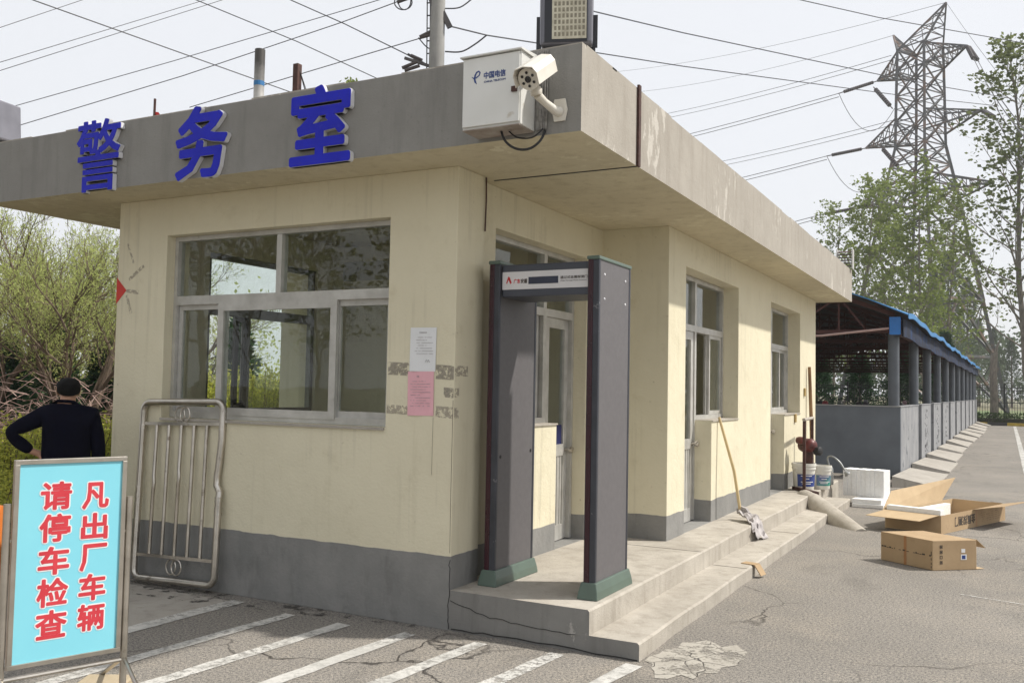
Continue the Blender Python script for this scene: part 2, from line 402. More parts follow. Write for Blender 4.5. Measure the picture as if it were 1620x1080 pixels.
# hatched no-parking stripes in front of the house
for k, (x, y0, sl_, w_) in enumerate([(-1.72, -.13, .012, .13), (-1.14, -.23, .05, .10), (-.67, -.24, .064, .105), (-.17, -.20, .06, .105), (.33, -.15, .085, .10), (.83, -.11, .10, .10), (1.31, -.08, .12, .10)]):
    flat('painted_stripe', ragged((x, y0), (x-sl_*3.2, y0-3.2), w_, k, 24, .006), .004, PAINT, yard)
flat('painted_stripe', ragged((3.63, 8.0), (3.85, 50.6), .13, 40, 30, .004), .004, PAINT, yard)
flat('painted_stripe', ragged((2.9, 3.1), (3.6, 2.9), .02, 43, 8, .004), .004, PAINT, yard)
PANEL = mat_conc('pale_concrete', (.40, .375, .335), (.31, .285, .25), (.2, .18, .155), bump=.4)
CRACKC = mat_conc('cracked_cement', (.42, .395, .345), (.34, .315, .275), (.28, .26, .22), bump=.6, cracks=4.5)
flat('concrete_panel', [(-4.3, -.16), (-4.3, -1.6), (-1.95, -1.5), (-1.72, -.95), (-1.72, -.16)], .0025, PANEL, yard)
rg = random.Random(5); cx_, cy_ = 1.575, .22; pts = []
for k in range(26):
    a = 2*math.pi*k/26; rr = 1.08+rg.uniform(-.2, .2)
    pts.append((cx_+math.cos(a)*.22*rr+math.sin(a)*.05, cy_+math.sin(a)*.38*rr))
def see_through(m, th, sc):
    nt = m.node_tree; bs = nt.nodes['Principled BSDF']; tc = N(nt, 'ShaderNodeTexCoord').outputs['Object']
    f = ramp(nt, mix(nt, .3, noise(nt, tc, sc, 6, .7), noise(nt, tc, sc*9, 3, .7)), ((th, (1, 1, 1)), (th+.10, (0, 0, 0))))
    tr = N(nt, 'ShaderNodeBsdfTransparent'); ms = N(nt, 'ShaderNodeMixShader')
    nt.links.new(f, ms.inputs[0]); nt.links.new(bs.outputs[0], ms.inputs[1]); nt.links.new(tr.outputs[0], ms.inputs[2]); nt.links.new(ms.outputs[0], nt.nodes['Material Output'].inputs[0])
see_through(CRACKC, .41, 4)
flat('cement_patch', pts, .003, CRACKC, yard)
# dark wet dirt along the foot of the front wall
DIRT = mat_patch('dark_dirt', (.075, .068, .06), .55, 9)
flat('dirt_smear', [(-3.2, -.02), (-3.2, -.42), (-1.8, -.34), (-1.2, -.20), (-.6, -.10), (0, -.05), (0, -.003), (-1, -.003)], .006, DIRT, yard)
# road through the garden side is bare soil
SOIL = pm('garden_soil', (.17, .13, .09), (.09, .07, .05), 2, .95, 0, .8, 20)
mb = MB(); mb.add([(-90, -40, .004), (-5.0, -40, .004), (-5.0, 80, .004), (-90, 80, .004)], [(0, 1, 2, 3)]); struct(mb.build('garden_soil', SOIL))
mb = MB(); mb.add([(-30, 51.4, .002), (40, 51.4, .002), (40, 110, .002), (-30, 110, .002)], [(0, 1, 2, 3)])
struct(mb.build('grass_verge', pm('spring_grass', (.075, .16, .045), (.15, .13, .06), .25, .95, 0, .5, 10)))
# black and yellow kerb at the far end of the yard
mb = MB()
for k in range(30):
    x0 = -6+k*.95; mb.box(x0, x0+.947, 51.2, 51.36, 0, .16, k % 2)
struct(mb.build('kerb', [pm('kerb_yellow', (.50, .36, .05), (.36, .25, .05), 8, .8), pm('kerb_black', (.05, .05, .05), (.03, .03, .03), 8, .8)]))
# sloping concrete apron beside the bike shed, in cast slabs with gaps
mb = MB(); rg = random.Random(8); y = 11.9
while y < 49:
    ln = rg.uniform(3.2, 4.2); xa = 1.56+.0131*(y-13.455); xb = xa+.62+rg.uniform(-.06, .06); z1 = .20+rg.uniform(-.03, .03); zn, zf = z1+rg.uniform(-.02, .03), z1-.05
    a = .0131*ln; sk = rg.uniform(.25, .5)
    mb.add([(xa, y, 0), (xb, y+sk, 0), (xb+a, y+ln-.12+sk*.4, 0), (xa+a, y+ln-.35, 0), (xa, y, zn), (xb, y+sk, .03), (xb+a, y+ln-.12+sk*.4, .012), (xa+a, y+ln-.35, zf)],
           [(4, 5, 6, 7), (0, 1, 5, 4), (1, 2, 6, 5), (2, 3, 7, 6), (3, 0, 4, 7)])
    y += ln+.05
struct(mb.build('concrete_apron', PANEL))

# ================================================================== GUARD HOUSE
H = 3.067; FT = .51
house = thing('guard_house', 'single-storey cream guard house with flat grey-edged roof and grey painted base', 'building')
def solid(adds, subs):
    X = [sorted({b[i+o] for b in adds+subs for o in (0, 1)}) for i in (0, 2, 4)]
    nx, ny, nz = (len(a)-1 for a in X); G = np.zeros((nx+2, ny+2, nz+2), bool)
    cen = [[(a[i]+a[i+1])/2 for i in range(len(a)-1)] for a in X]
    for i, x in enumerate(cen[0]):
        for j, y in enumerate(cen[1]):
            for k, z in enumerate(cen[2]):
                ins = lambda b: b[0] < x < b[1] and b[2] < y < b[3] and b[4] < z < b[5]
                G[i+1, j+1, k+1] = any(map(ins, adds)) and not any(map(ins, subs))
    idx = {}; V = []; F = []
    def vid(i, j, k):
        if (i, j, k) not in idx: idx[(i, j, k)] = len(V); V.append((X[0][i], X[1][j], X[2][k]))
        return idx[(i, j, k)]
    for i in range(nx):
        for j in range(ny):
            for k in range(nz):
                if not G[i+1, j+1, k+1]: continue
                c = lambda a, b, d: vid(i+a, j+b, k+d)
                if not G[i, j+1, k+1]: F.append([c(0,0,0), c(0,0,1), c(0,1,1), c(0,1,0)])
                if not G[i+2, j+1, k+1]: F.append([c(1,0,0), c(1,1,0), c(1,1,1), c(1,0,1)])
                if not G[i+1, j, k+1]: F.append([c(0,0,0), c(1,0,0), c(1,0,1), c(0,0,1)])
                if not G[i+1, j+2, k+1]: F.append([c(0,1,0), c(0,1,1), c(1,1,1), c(1,1,0)])
                if not G[i+1, j+1, k]: F.append([c(0,0,0), c(0,1,0), c(1,1,0), c(1,0,0)])
                if not G[i+1, j+1, k+2]: F.append([c(0,0,1), c(1,0,1), c(1,1,1), c(0,1,1)])
    return V, F
adds = [(-3.31, 0, 0, .24, 0, H), (-3.31, -3.09, 0, 2.75, 0, H), (-3.95, -3.73, 2.702, 10.123, 0, H), (-.24, 0, 0, .36, 0, H), (-.30, -.076, .2, 2.75, 0, H),
        (-3.95, .575, 2.702, 2.90, 0, H), (.335, .575, 2.702, 10.123, 0, H), (-3.95, .575, 9.88, 10.123, 0, H), (-3.8, .4, 5.95, 6.07, 0, H)]
subs = [(-2.74, -.55, -.1, .3, 1.30, 2.76), (-.4, 0.1, .665, 2.37, 1.30, 2.76), (-.4, 0.1, 1.77, 2.37, .262, 2.76),
        (.3, .6, 3.215, 5.2, 1.29, 2.765), (.3, .6, 3.215, 4.12, .262, 2.765), (.3, .6, 6.87, 8.84, 1.29, 2.76), (.3, .6, 6.87, 7.72, .262, 2.76),
        (-3.4, -3.0, .80, 2.28, 1.30, 2.76), (-4.1, -3.6, 3.5, 5.2, 1.30, 2.76), (-4.1, -3.6, 7.2, 8.8, 1.3, 2.76)]
V, F = solid(adds, subs); mb = MB(); mb.add(V, F); mb.build('wall', WALL, house, bevel=.006)
mb = MB(); mb.box(-3.085, -.305, .245, 2.697, .02, .258); mb.box(-3.725, .33, 2.905, 9.875, .02, .258); mb.build('floor', GREYIN, house)
# roof slab: painted front face, bare side faces, cream soffit
mb = MB(); x0, x1, y0, y1 = -4.45, 1.082, -.443, 10.45
def gridface(o, a, b, na, nb, mi, jit=0):
    o, a, b = map(Vector, (o, a, b)); rg = random.Random(mi)
    vs = [o+a*i/na+b*j/nb for j in range(nb+1) for i in range(na+1)]
    mb.add(vs, [(j*(na+1)+i, j*(na+1)+i+1, (j+1)*(na+1)+i+1, (j+1)*(na+1)+i) for j in range(nb) for i in range(na)], mi)
gridface((x0, y0, H), (x1-x0, 0, 0), (0, 0, FT), 1, 1, 0)
gridface((x1, y0, H), (0, y1-y0, 0), (0, 0, FT), 1, 1, 1)
gridface((x1, y1, H), (x0-x1, 0, 0), (0, 0, FT), 1, 1, 1)
gridface((x0, y1, H), (0, y0-y1, 0), (0, 0, FT), 1, 1, 1)
gridface((x0, y0, H+FT), (x1-x0, 0, 0), (0, y1-y0, 0), 1, 1, 1)
gridface((x0, y1, H), (x1-x0, 0, 0), (0, y0-y1, 0), 1, 1, 2)
mb.build('roof', [FASC_F, FASC_R, SOFF], house)
# uneven mortar lip along the top edge of the fascia, and thin drip edge below
rg = random.Random(3); mb = MB()
for axis in (0, 1):
    t = x0 if axis == 0 else y0
    end = x1 if axis == 0 else y1
    while t < end-.02:
        l = min(rg.uniform(.15, .6), end-t-.001); h = rg.uniform(.002, .014)
        if axis == 0: mb.box(t, t+l, y0+.001, y0+.06, H+FT-.002, H+FT+h)
        else: mb.box(x1-.06, x1-.001, max(t, y0+.07), max(t, y0+.07)+l, H+FT-.002, H+FT+h)
        t += l+.001
mb.build('mortar_lip', FASC_R, house)
mb = MB(); mb.box(1.083, 1.099, .462, .502, H-.004, H+FT+.03); mb.build('joint_cover', RUST, house)
mb = MB(); mb.box(.003, 1.081, .474, .490, H-.004, H-.0005); mb.build('soffit_joint', DARK, house)
mb = MB(); mb.tube([(.012, .35, 3.06), (.014, .352, 2.9), (.012, .347, 2.68)], .006, 6); mb.build('old_wire', RUST, house)
# tape residue on the corner, cables scars
TAPE = mat_patch('tape_residue', (.36, .325, .26), .44, 26, (1, 1, 1.5))
TAPE2 = mat_patch('thin_tape_residue', (.46, .41, .325), .47, 26, (1, 1, 1.5))
def quadmark(p0, p1, p2, p3, mat): m = MB(); m.add([p0, p1, p2, p3], [(0, 1, 2, 3)]); return m.build('tape_mark', mat, house)
for (a, b, c, d, mt_) in [(-.535, -.36, 1.665, 1.752, TAPE), (-.145, -.004, 1.64, 1.735, TAPE), (-.08, -.004, 1.52, 1.585, TAPE), (-.54, -.37, 1.40, 1.46, TAPE2), (-.14, -.004, 1.385, 1.46, TAPE2)]:
    quadmark((a, -.002, c), (b, -.002, c-.006), (b, -.002, d-.006), (a, -.002, d), mt_)
for (a, b, c, d) in [(.004, .17, 1.66, 1.73), (.004, .06, 1.52, 1.58), (.004, .06, 1.38, 1.45)]: quadmark((.002, a, c), (.002, b, c), (.002, b, d), (.002, a, d), TAPE2)
mb = MB(); mb.tube([(-.006, -.001, 1.5), (-.008, -.001, .9), (-.006, -.001, .5)], .0014, 5); mb.tube([(-.16, -.0005, 1.38), (-.162, -.0005, 1.0)], .001, 5); mb.build('old_wire', RUST, house)
for p, q, w in [((-3.17, 2.42), (-3.0, 2.53), .03), ((-3.2, 2.33), (-3.05, 2.31), .03), ((-3.19, 2.29), (-3.13, 2.14), .03), ((-3.12, 2.55), (-3.2, 2.72), .02)]:
    d = Vector((q[0]-p[0], 0, q[1]-p[1])).normalized(); n_ = Vector((-d.z, 0, d.x))*w/2
    P0, Q0 = Vector((p[0], -.0015, p[1])), Vector((q[0], -.0015, q[1])); quadmark(P0-n_, Q0-n_, Q0+n_, P0+n_, TAPE2)
# platform and steps belong to the house plinth
plinth = struct(bpy.data.objects.new('entrance_steps', None)); COL.objects.link(plinth)
def slab(name, x0, x1, y0, y1, z0, z1, seed, nx=3, ny=26, j=.006):
    rg = random.Random(seed); m = MB()
    jx = [rg.uniform(-j, j*.5) for _ in range(ny+1)]; jz = [rg.uniform(-j, j)*.5 for _ in range(ny+1)]
    for i in range(ny):
        ya, yb = y0+(y1-y0)*i/ny, y0+(y1-y0)*(i+1)/ny; b = .012
        xa, xb = x1+jx[i], x1+jx[i+1]; za, zb = z1+jz[i], z1+jz[i+1]
        m.add([(x0, ya, z1), (xa-b, ya, za), (xb-b, yb, zb), (x0, yb, z1)], [(0, 1, 2, 3)])
        m.add([(xa-b, ya, za), (xa, ya, za-b), (xb, yb, zb-b), (xb-b, yb, zb)], [(0, 1, 2, 3)])
        m.add([(xa, ya, za-b), (xa, ya, z0), (xb, yb, z0), (xb, yb, zb-b)], [(0, 1, 2, 3)])
    m.add([(x0, y0, z0), (x1+jx[0], y0, z0), (x1+jx[0], y0, z1+jz[0]-b), (x1+jx[0]-b, y0, z1+jz[0]), (x0, y0, z1)], [(0, 1, 2, 3, 4)], 1)
    m.add([(x0, y1, z0), (x0, y1, z1), (x1+jx[-1]-b, y1, z1+jz[-1]), (x1+jx[-1], y1, z1+jz[-1]-b), (x1+jx[-1], y1, z0)], [(0, 1, 2, 3, 4)])
    return m.build(name, [PLATF, STEPF], plinth)
slab('landing', -.29, .995, .001, 9.7, 0, .26, 1)
slab('lower_step', .9, 1.308, -.001, 8.65, 0, .107, 2)
CRK = pm('crack_dark', (.03, .027, .024), (.02, .02, .02), 5, .95)  # dark colour of the crack and joint lines
def crack(pts, w, parent, seed=0):
    rg = random.Random(seed); out = []
    for p, q in zip(pts[:-1], pts[1:]):
        p, q = Vector(p), Vector(q); n_ = 6
        for i in range(n_): out.append(p.lerp(q, i/n_)+Vector((rg.uniform(-1, 1)*.006, 0, rg.uniform(-1, 1)*.006)))
    out.append(Vector(pts[-1])); m = MB(); m.tube(out, w, 4); return m.build('crack', CRK, parent)
crack([(.01, -.0015, .19), (.3, -.0015, .125), (.6, -.0015, .105), (.9, -.0015, .10)], .0022, plinth, 1)
crack([(-.006, -.0015, .45), (-.004, -.0015, .30), (-.008, -.0015, .10), (-.004, -.0015, 0.01)], .0025, house, 2)
crack([(.02, -.002, .012), (.5, -.002, .02), (1.3, -.002, .006)], .004, plinth, 3)
# whole-length joint cracks across the steps
for yj in (2.35, 4.6, 6.6):
    m = MB(); m.box(.30, .99, yj, yj+.006, .2602, .2612); m.build('crack', CRK, plinth)
    m = MB(); m.box(1.0, 1.30, yj+.3, yj+.306, .1074, .1084); m.build('crack', CRK, plinth)

# ---------------------------------------------------------------- windows and doors
def F(mb, ax, d, th, s0, s1, z0, z1):    # bar in a wall plane; ax 'y': plane Y=d, s is X; ax 'x': plane X=d, s is Y
    if ax == 'y': mb.box(s0, s1, d, d+th, z0, z1)
    else: mb.box(d-th, d, s0, s1, z0, z1)
def rect(mb, ax, d, th, s0, s1, z0, z1, w, wb=None):
    wb = wb or w
    F(mb, ax, d, th, s0, s1, z1-w, z1); F(mb, ax, d, th, s0, s1, z0, z0+wb)
    F(mb, ax, d, th, s0, s0+w, z0+wb, z1-w); F(mb, ax, d, th, s1-w, s1, z0+wb, z1-w)
# big front window
win = MB(); rect(win, 'y', .085, .07, -2.738, -.552, 1.302, 2.758, .035, .05)
F(win, 'y', .083, .075, -2.70, -.59, 2.205, 2.275); F(win, 'y', .084, .07, -1.655, -1.605, 2.275, 2.72)
w1 = win.build('window', ALU, house)
m = MB(); rect(m, 'y', .115, .03, -2.70, -2.18, 1.352, 2.205, .04); m.build('sash', ALU, w1)
m = MB(); rect(m, 'y', .078, .032, -2.235, -1.06, 1.335, 2.205, .058); m.build('sash', ALU, w1)
m = MB(); rect(m, 'y', .115, .03, -1.10, -.59, 1.352, 2.205, .045); m.build('sash', ALU, w1)
m = MB()
for s0, s1, z0, z1, d in ((-2.70, -1.655, 2.275, 2.722, .118), (-1.605, -.588, 2.275, 2.722, .118), (-2.66, -2.22, 1.392, 2.165, .13), (-2.18, -1.118, 1.393, 2.147, .094), (-1.055, -.635, 1.397, 2.16, .13)):
    m.box(s0, s1, d, d+.004, z0, z1)
m.build('pane', GLASS, w1)
m = MB(); m.box(-2.735, -.555, -.018, .083, 1.281, 1.2995); m.build('sill', FASC_R, w1)
DKFR = pm('old_painted_lintel', (.30, .24, .17), (.16, .12, .08), 9, .85)
m = MB(); m.box(-2.738, -.552, .02, .084, 2.7605, 2.7635); m.build('lintel_edge', DKFR, w1)
# left (garden side) windows, seen through the front window
GWS = pm('grey_window_steel', (.22, .22, .21), (.15, .15, .14), 5, .5, .3)
def side_window(X, ya, yb, post):
    m = MB(); rect(m, 'x', X, .06, ya+.002, yb-.002, 1.302, 2.758, .045)
    F(m, 'x', X+.001, .065, ya+.047, yb-.047, 2.20, 2.29); F(m, 'x', X+.002, .06, post, post+.06, 1.347, 2.2)
    w = m.build('window', GWS, house)
    m = MB(); m.box(X-.033, X-.029, ya+.047, yb-.047, 2.29, 2.713); m.box(X-.033, X-.029, post+.06, yb-.047, 1.347, 2.2); m.build('pane', GLASS, w)
    m = MB(); rect(m, 'x', X+.012, .03, ya+.35, post+.02, 1.347, 2.2, .05); m.build('sash', DARK, w)
side_window(-3.12, .80, 2.28, 1.30); side_window(-3.76, 3.5, 5.2, 4.2); side_window(-3.76, 7.2, 8.8, 7.9)
# porch window and door (recess)
def entrance(d, ya, ym, yb, zs, door_first, opened=False):
    """combined door + window unit in plane X=d between ya..yb, split at ym"""
    zt = 2.76
    m = MB(); tr0, tr1 = 2.20, 2.265
    if door_first: da, db, wa, wb = ya, ym, ym, yb
    else: da, db, wa, wb = ym, yb, ya, ym
    F(m, 'x', d, .07, ya+.002, yb-.002, zt-.042, zt-.002); F(m, 'x', d+.001, .075, ya+.04, yb-.04, tr0, tr1)
    F(m, 'x', d, .07, wa+(.002 if not door_first else -.03), wa+(.042 if not door_first else .03), zs+.002, zt-.042) if not door_first else None
    F(m, 'x', d, .07, ym-.03, ym+.03, .27, zt-.042)
    if door_first:
        F(m, 'x', d, .07, ya+.002, ya+.042, .27, zt-.042); F(m, 'x', d, .07, yb-.042, yb-.002, zs+.002, zt-.042)
    else:
        F(m, 'x', d, .07, yb-.042, yb-.002, .27, zt-.042)
    F(m, 'x', d, .07, wa+.03, wb-.03, zs+.002, zs+.045)
    w = m.build('window', ALU, house)
    mid = (wa+wb)/2
    if opened: wo = mid+.02
    m = MB(); rect(m, 'x', d-.01, .025, (wa+.042 if not opened else mid+.0), (mid+.03 if not opened else wb-.06), zs+.047, tr0, .04); m.build('sash', ALU, w)
    m = MB(); rect(m, 'x', d-.038, .025, mid-.03, wb-.042, zs+.047, tr0, .04); m.build('sash', ALU, w)
    m = MB()
    m.box(d-.025, d-.021, (wa+.082 if not opened else mid+.04), (mid-.01 if not opened else wb-.10), zs+.087, tr0-.04); m.box(d-.052, d-.048, mid+.01, wb-.082, zs+.087, tr0-.04)
    m.box(d-.04, d-.036, ya+.042, ym-.03, tr1, zt-.042); m.box(d-.04, d-.036, ym+.03, yb-.042, tr1, zt-.042); m.build('pane', GLASS, w)
    m = MB(); m.box(d-.002, (.0 if d < .2 else .575)+.012-(.076 if d < .2 else 0), wa+.002 if not door_first else ym+.002, wb-.002, zs-.012, zs+.001); m.build('sill', PLATF, w)
    return da, db
def door(d, da, db, swing=0, hinge_a=True, knob_side=1, blue=False):
    zt = 2.197; L = db-da-.075; hy = (da+.038)
    e = MB(); w = .085
    # local: x = thickness (negative inward), y along leaf, z up
    e.box(-.04, 0, 0, w, .27, zt); e.box(-.04, 0, L-w, L, .27, zt); e.box(-.04, 0, w, L-w, zt-w, zt); e.box(-.04, 0, w, L-w, .27, .40); e.box(-.04, 0, w, L-w, 1.0, 1.10)
    k = MB(); k.box(-.03, -.012, w, L-w, .40, 1.0)
    n = max(3, int((L-2*w)/.07))
    for i in range(n): yy = w+(L-2*w)*(i+.5)/n; k.box(-.0118, -.006, yy-.012, yy+.012, .405, .995)
    p = MB(); p.box(-.024, -.020, w, L-w, 1.10, zt-w)
    o = e.build('door', ALU, house); o.location = (d-.012, hy, 0)
    if not hinge_a: o.location = (d-.012, hy+L, 0); o.rotation_euler = (0, 0, math.pi+swing)
    else: o.rotation_euler = (0, 0, swing)
    k.build('kick_panel', ALU, o); p.build('pane', GLASS, o)
    h = MB(); Mx = Matrix.Rotation(R(90), 3, 'Y'); ky = L-.042
    h.lathe([(.012, 0), (.014, .03), (.028, .045), (.032, .06), (.026, .078), (.0, .082)], (0.0 if hinge_a else -.04, ky, 1.05), 14, M=Mx if hinge_a else Matrix.Rotation(R(-90), 3, 'Y'))
    h.build('handle', STEEL, o, smooth=True)
    if blue:
        b = MB(); b.box(-.019, -.016, w, L-w, 1.10, 1.27); b.build('blue_film', pm('blue_film', (.012, .016, .09), (.01, .012, .07), 5, .5), o)
    return o
a, b = entrance(-.20, .665, 1.77, 2.37, 1.30, False); door(-.20, a, b, R(3), True, blue=True)
a, b = entrance(.40, 3.215, 4.12, 5.2, 1.29, True, True); door(.40, a, b)
a, b = entrance(.40, 6.87, 7.72, 8.84, 1.29, True); door(.40, a, b)
for px_, py_ in ((1257, 661), (1272, 620)):
    p_ = bp(px_, py_, 0, .575); m = MB(); m.box(.576, .600, p_.y-.045, p_.y+.045, p_.z-.06, p_.z+.06); m.build('socket_box', pm('yellowed_plastic', (.42, .30, .12), (.34, .24, .09), 6, .6), house, bevel=.006)
# interior: desk, far pilaster and a board to give the room depth
DESKM = pm('desk_top', (.10, .10, .11), (.07, .07, .08), 6, .4)
ik = thing('desk', 'dark desk inside the front room, seen low through the right pane', 'desk', (-1.2, .75, .26))
m = MB(); m.box(-.75, .75, -.35, .35, 1.00, 1.04); m.build('desk_top', DESKM, ik)
for sx in (-.7, .7):
    for sy in (-.3, .3):
        m = MB(); m.box(sx-.02, sx+.02, sy-.02, sy+.02, 0, 1.0); m.build('leg', DESKM, ik)
m = MB(); m.box(-1.1, -.75, 2.5, 2.7, .26, H-.001); m.build('pilaster', INT, house)
m = MB(); m.box(-3.08, -.305, 2.69, 2.70, 2.70, 2.9); m.build('conduit', ALU, house)

# ---------------------------------------------------------------- blue channel letters
for ch, ax0, ax1, z0, z1, d in (('警', -3.245, -2.735, 3.045, 3.615, 'tightly packed strokes'), ('务', -2.145, -1.625, 3.045, 3.585, 'open, curved strokes'), ('室', -1.055, -.535, 3.045, 3.585, 'a roofed top and flat base stroke')):
    lab = {'警': 'blue raised character with white edge on the roof front, leftmost, the densest strokes',
           '务': 'blue raised character with white edge on the roof front, middle one with curved legs',
           '室': 'blue raised character with white edge on the roof front, nearest the white metal cabinet'}[ch]
    t = thing('channel_letter', lab, 'letter', (ax0, -.446, z0), 'blue letters on the roof front')
    text('letter_body', ch, (0, 0, 0), (1, 0, 0), (0, 0, 1), ax1-ax0, z1-z0, WHITEE, t, .034, .0085 if ch == '警' else .0165, 14)
    text('letter_face', ch, (.003, -.0352, .003), (1, 0, 0), (0, 0, 1), ax1-ax0-.006, z1-z0-.006, BLUEF, t, .004, .0065 if ch == '警' else .0145, 14)

# ---------------------------------------------------------------- telecom cabinet
INKB = pm('dark_blue_print', (.015, .05, .22), (.012, .04, .18), 8, .5)
cab = thing('metal_cabinet', 'white steel cabinet with dark blue logo, fixed to the roof front near the corner', 'cabinet', (.402, -.64, 3.095))
cw, chh, cdp = .385, .425, .196
m = MB(); m.box(0, cw, .012, cdp, 0, chh); m.build('body', WHITE, cab, bevel=.004)
m = MB(); m.box(.004, cw-.006, 0, .0115, .014, chh-.006); m.build('door', WHITE, cab, bevel=.003)
m = MB(); m.prism([(-.014, 0), (-.014, .008), (cdp, .026), (cdp, 0)], (-.012, 0, chh+.001), (0, 1, 0), (0, 0, 1), (cw+.024, 0, 0)); m.build('lid', WHITE, cab)
m = MB(); m.box(cw-.052, cw-.018, -.012, -.0005, .185, .215); m.build('latch', RUST, cab)
m = MB(); m.box(.005, cw-.005, .004, cdp-.004, -.006, -.0005); m.build('base_rim', pm('dirty_base', (.40, .36, .32), (.22, .17, .14), 7, .7), cab)
text('print', '中国电信', (.145, -.0007, .285), (1, 0, 0), (0, 0, 1), .145, .042, INKB, cab, .0006, .0012, 6)
text('print', 'CHINA TELECOM', (.147, -.0007, .262), (1, 0, 0), (0, 0, 1), .143, .012, INKB, cab, .0006, .0005, 4)
def stroke(mb, pts, ws, o, a, b, c):
    o, a, b, c = map(Vector, (o, a, b, c)); P = [Vector((p[0], p[1])) for p in pts]; L, Rr = [], []
    for i, p in enumerate(P):
        t = (P[min(i+1, len(P)-1)]-P[max(i-1, 0)]).normalized(); n_ = Vector((-t.y, t.x)); L.append(p+n_*ws[i]/2); Rr.append(p-n_*ws[i]/2)
    for i in range(len(P)-1):
        q = [Rr[i], Rr[i+1], L[i+1], L[i]]; mb.prism([(v.x, v.y) for v in q], o+c*(i*.02), a, b, c)
m = MB()
arc = [(.5+.34*math.cos(R(t)), .66+.22*math.sin(R(t))) for t in range(200, -60, -20)]
stroke(m, [(.02, .62), (.2, .5), (.45, .5), (.72, .66), (.80, .86), (.68, .98), (.48, .92), (.34, .70), (.30, .42), (.36, .2), (.5, .02)],
       [.03, .09, .10, .10, .12, .12, .13, .15, .16, .15, .03], (.062, -.0007, .262), (.072, 0, 0), (0, 0, .076), (0, -.0006, 0))
m.build('logo', INKB, cab)
# cable loop hanging below and the scraps of conduit on the fascia
loop = MB()
L1 = [Vector((.62, -.55, 3.09)), Vector((.65, -.56, 3.03)), Vector((.70, -.56, 2.985)), Vector((.76, -.55, 2.965)), Vector((.81, -.52, 2.98)), Vector((.845, -.48, 3.03)), Vector((.86, -.455, 3.09))]
loop.tube(smooth(L1), .0075, 8); loop.tube(smooth([(.66, -.53, 3.09), (.72, -.53, 3.045), (.80, -.5, 3.045), (.85, -.462, 3.10)]), .005, 6)
tag(loop.build('cable', DARK, smooth=True), 'black cable looping below the white cabinet in front of the roof edge', 'cable')
m = MB(); rg = random.Random(2)
for k in range(9):
    x = .80+k*.008; m.tube([(x+rg.uniform(-.005, .005), -.449-rg.uniform(0, .01), z) for z in (3.10, 3.2, 3.32, 3.45, 3.57)], .0045, 5)
tag(m.build('cable_bundle', pm('grey_cable', (.33, .32, .30), (.18, .17, .16), 30, .6)), 'bundle of thin grey cables taped up the roof front behind the camera', 'cable')

# ---------------------------------------------------------------- security camera
CAMW = pm('camera_white', (.72, .69, .62), (.62, .58, .50), 6, .4, spots=(.35, .25, .15), sscale=12, sth=(.68, .76))
sc_ = thing('security_camera', 'white bullet security camera on a bracket near the roof corner', 'camera', (.95, -.443, 3.2))
m = MB(); m.prism([(-.035, -.065), (.035, -.065), (.05, .0), (.035, .065), (-.035, .065), (-.05, 0)], (0, -.001, 0), (1, 0, 0), (0, 0, 1), (0, -.012, 0)); m.build('wall_plate', CAMW, sc_, bevel=.003)
m = MB(); m.tube([(0, -.012, -.01), (-.012, -.05, -.012), (-.035, -.14, .015), (-.05, -.2, .04)], [.03, .026, .022, .026], 10)
m.lathe([(.03, 0), (.034, .01), (.034, .035), (.028, .045)], (-.053, -.212, .035), 14); m.tube([(-.053, -.212, .07), (-.04, -.235, .12)], .018, 8); m.build('bracket', CAMW, sc_, smooth=True)
axis = (-RT*.42-UP*.50-FW*.76).normalized()
side = axis.cross(Vector((0, 0, 1))).normalized(); upv = side.cross(axis)
MM = Matrix((side, upv, axis)).transposed()          # local z = viewing axis
bc = Vector((-.035, -.24, .150)); fr = bc+axis*.125
m = MB(); m.lathe([(.05, -.10), (.057, -.09), (.057, .09), (.062, .095), (.062, .12), (.05, .121)], bc, 20, M=MM); body = m.build('body', CAMW, sc_, smooth=True)
m = MB(); hood = []
prof = [(-.074, -.03), (-.074, .035), (-.055, .068), (0, .078), (.055, .068), (.074, .035), (.074, -.03), (.070, -.03), (.070, .033), (.052, .063), (0, .073), (-.052, .063), (-.070, .033), (-.070, -.03)]
m.prism(prof, bc-axis*.11, side, upv, axis*.26); m.build('hood', CAMW, sc_)
LENS = pm('lens_black', (.012, .012, .014), (.01, .01, .01), 5, .12)
m = MB(); m.lathe([(.017, .0), (.019, .004), (.014, .006), (.0, .004)], fr-axis*.002, 16, M=MM)
for k in range(6):
    a = R(60*k+30); m.lathe([(.008, 0), (.0085, .003), (.0, .004)], fr-axis*.002+(side*math.cos(a)+upv*math.sin(a))*.037, 10, M=MM)
m.build('lens', LENS, sc_)

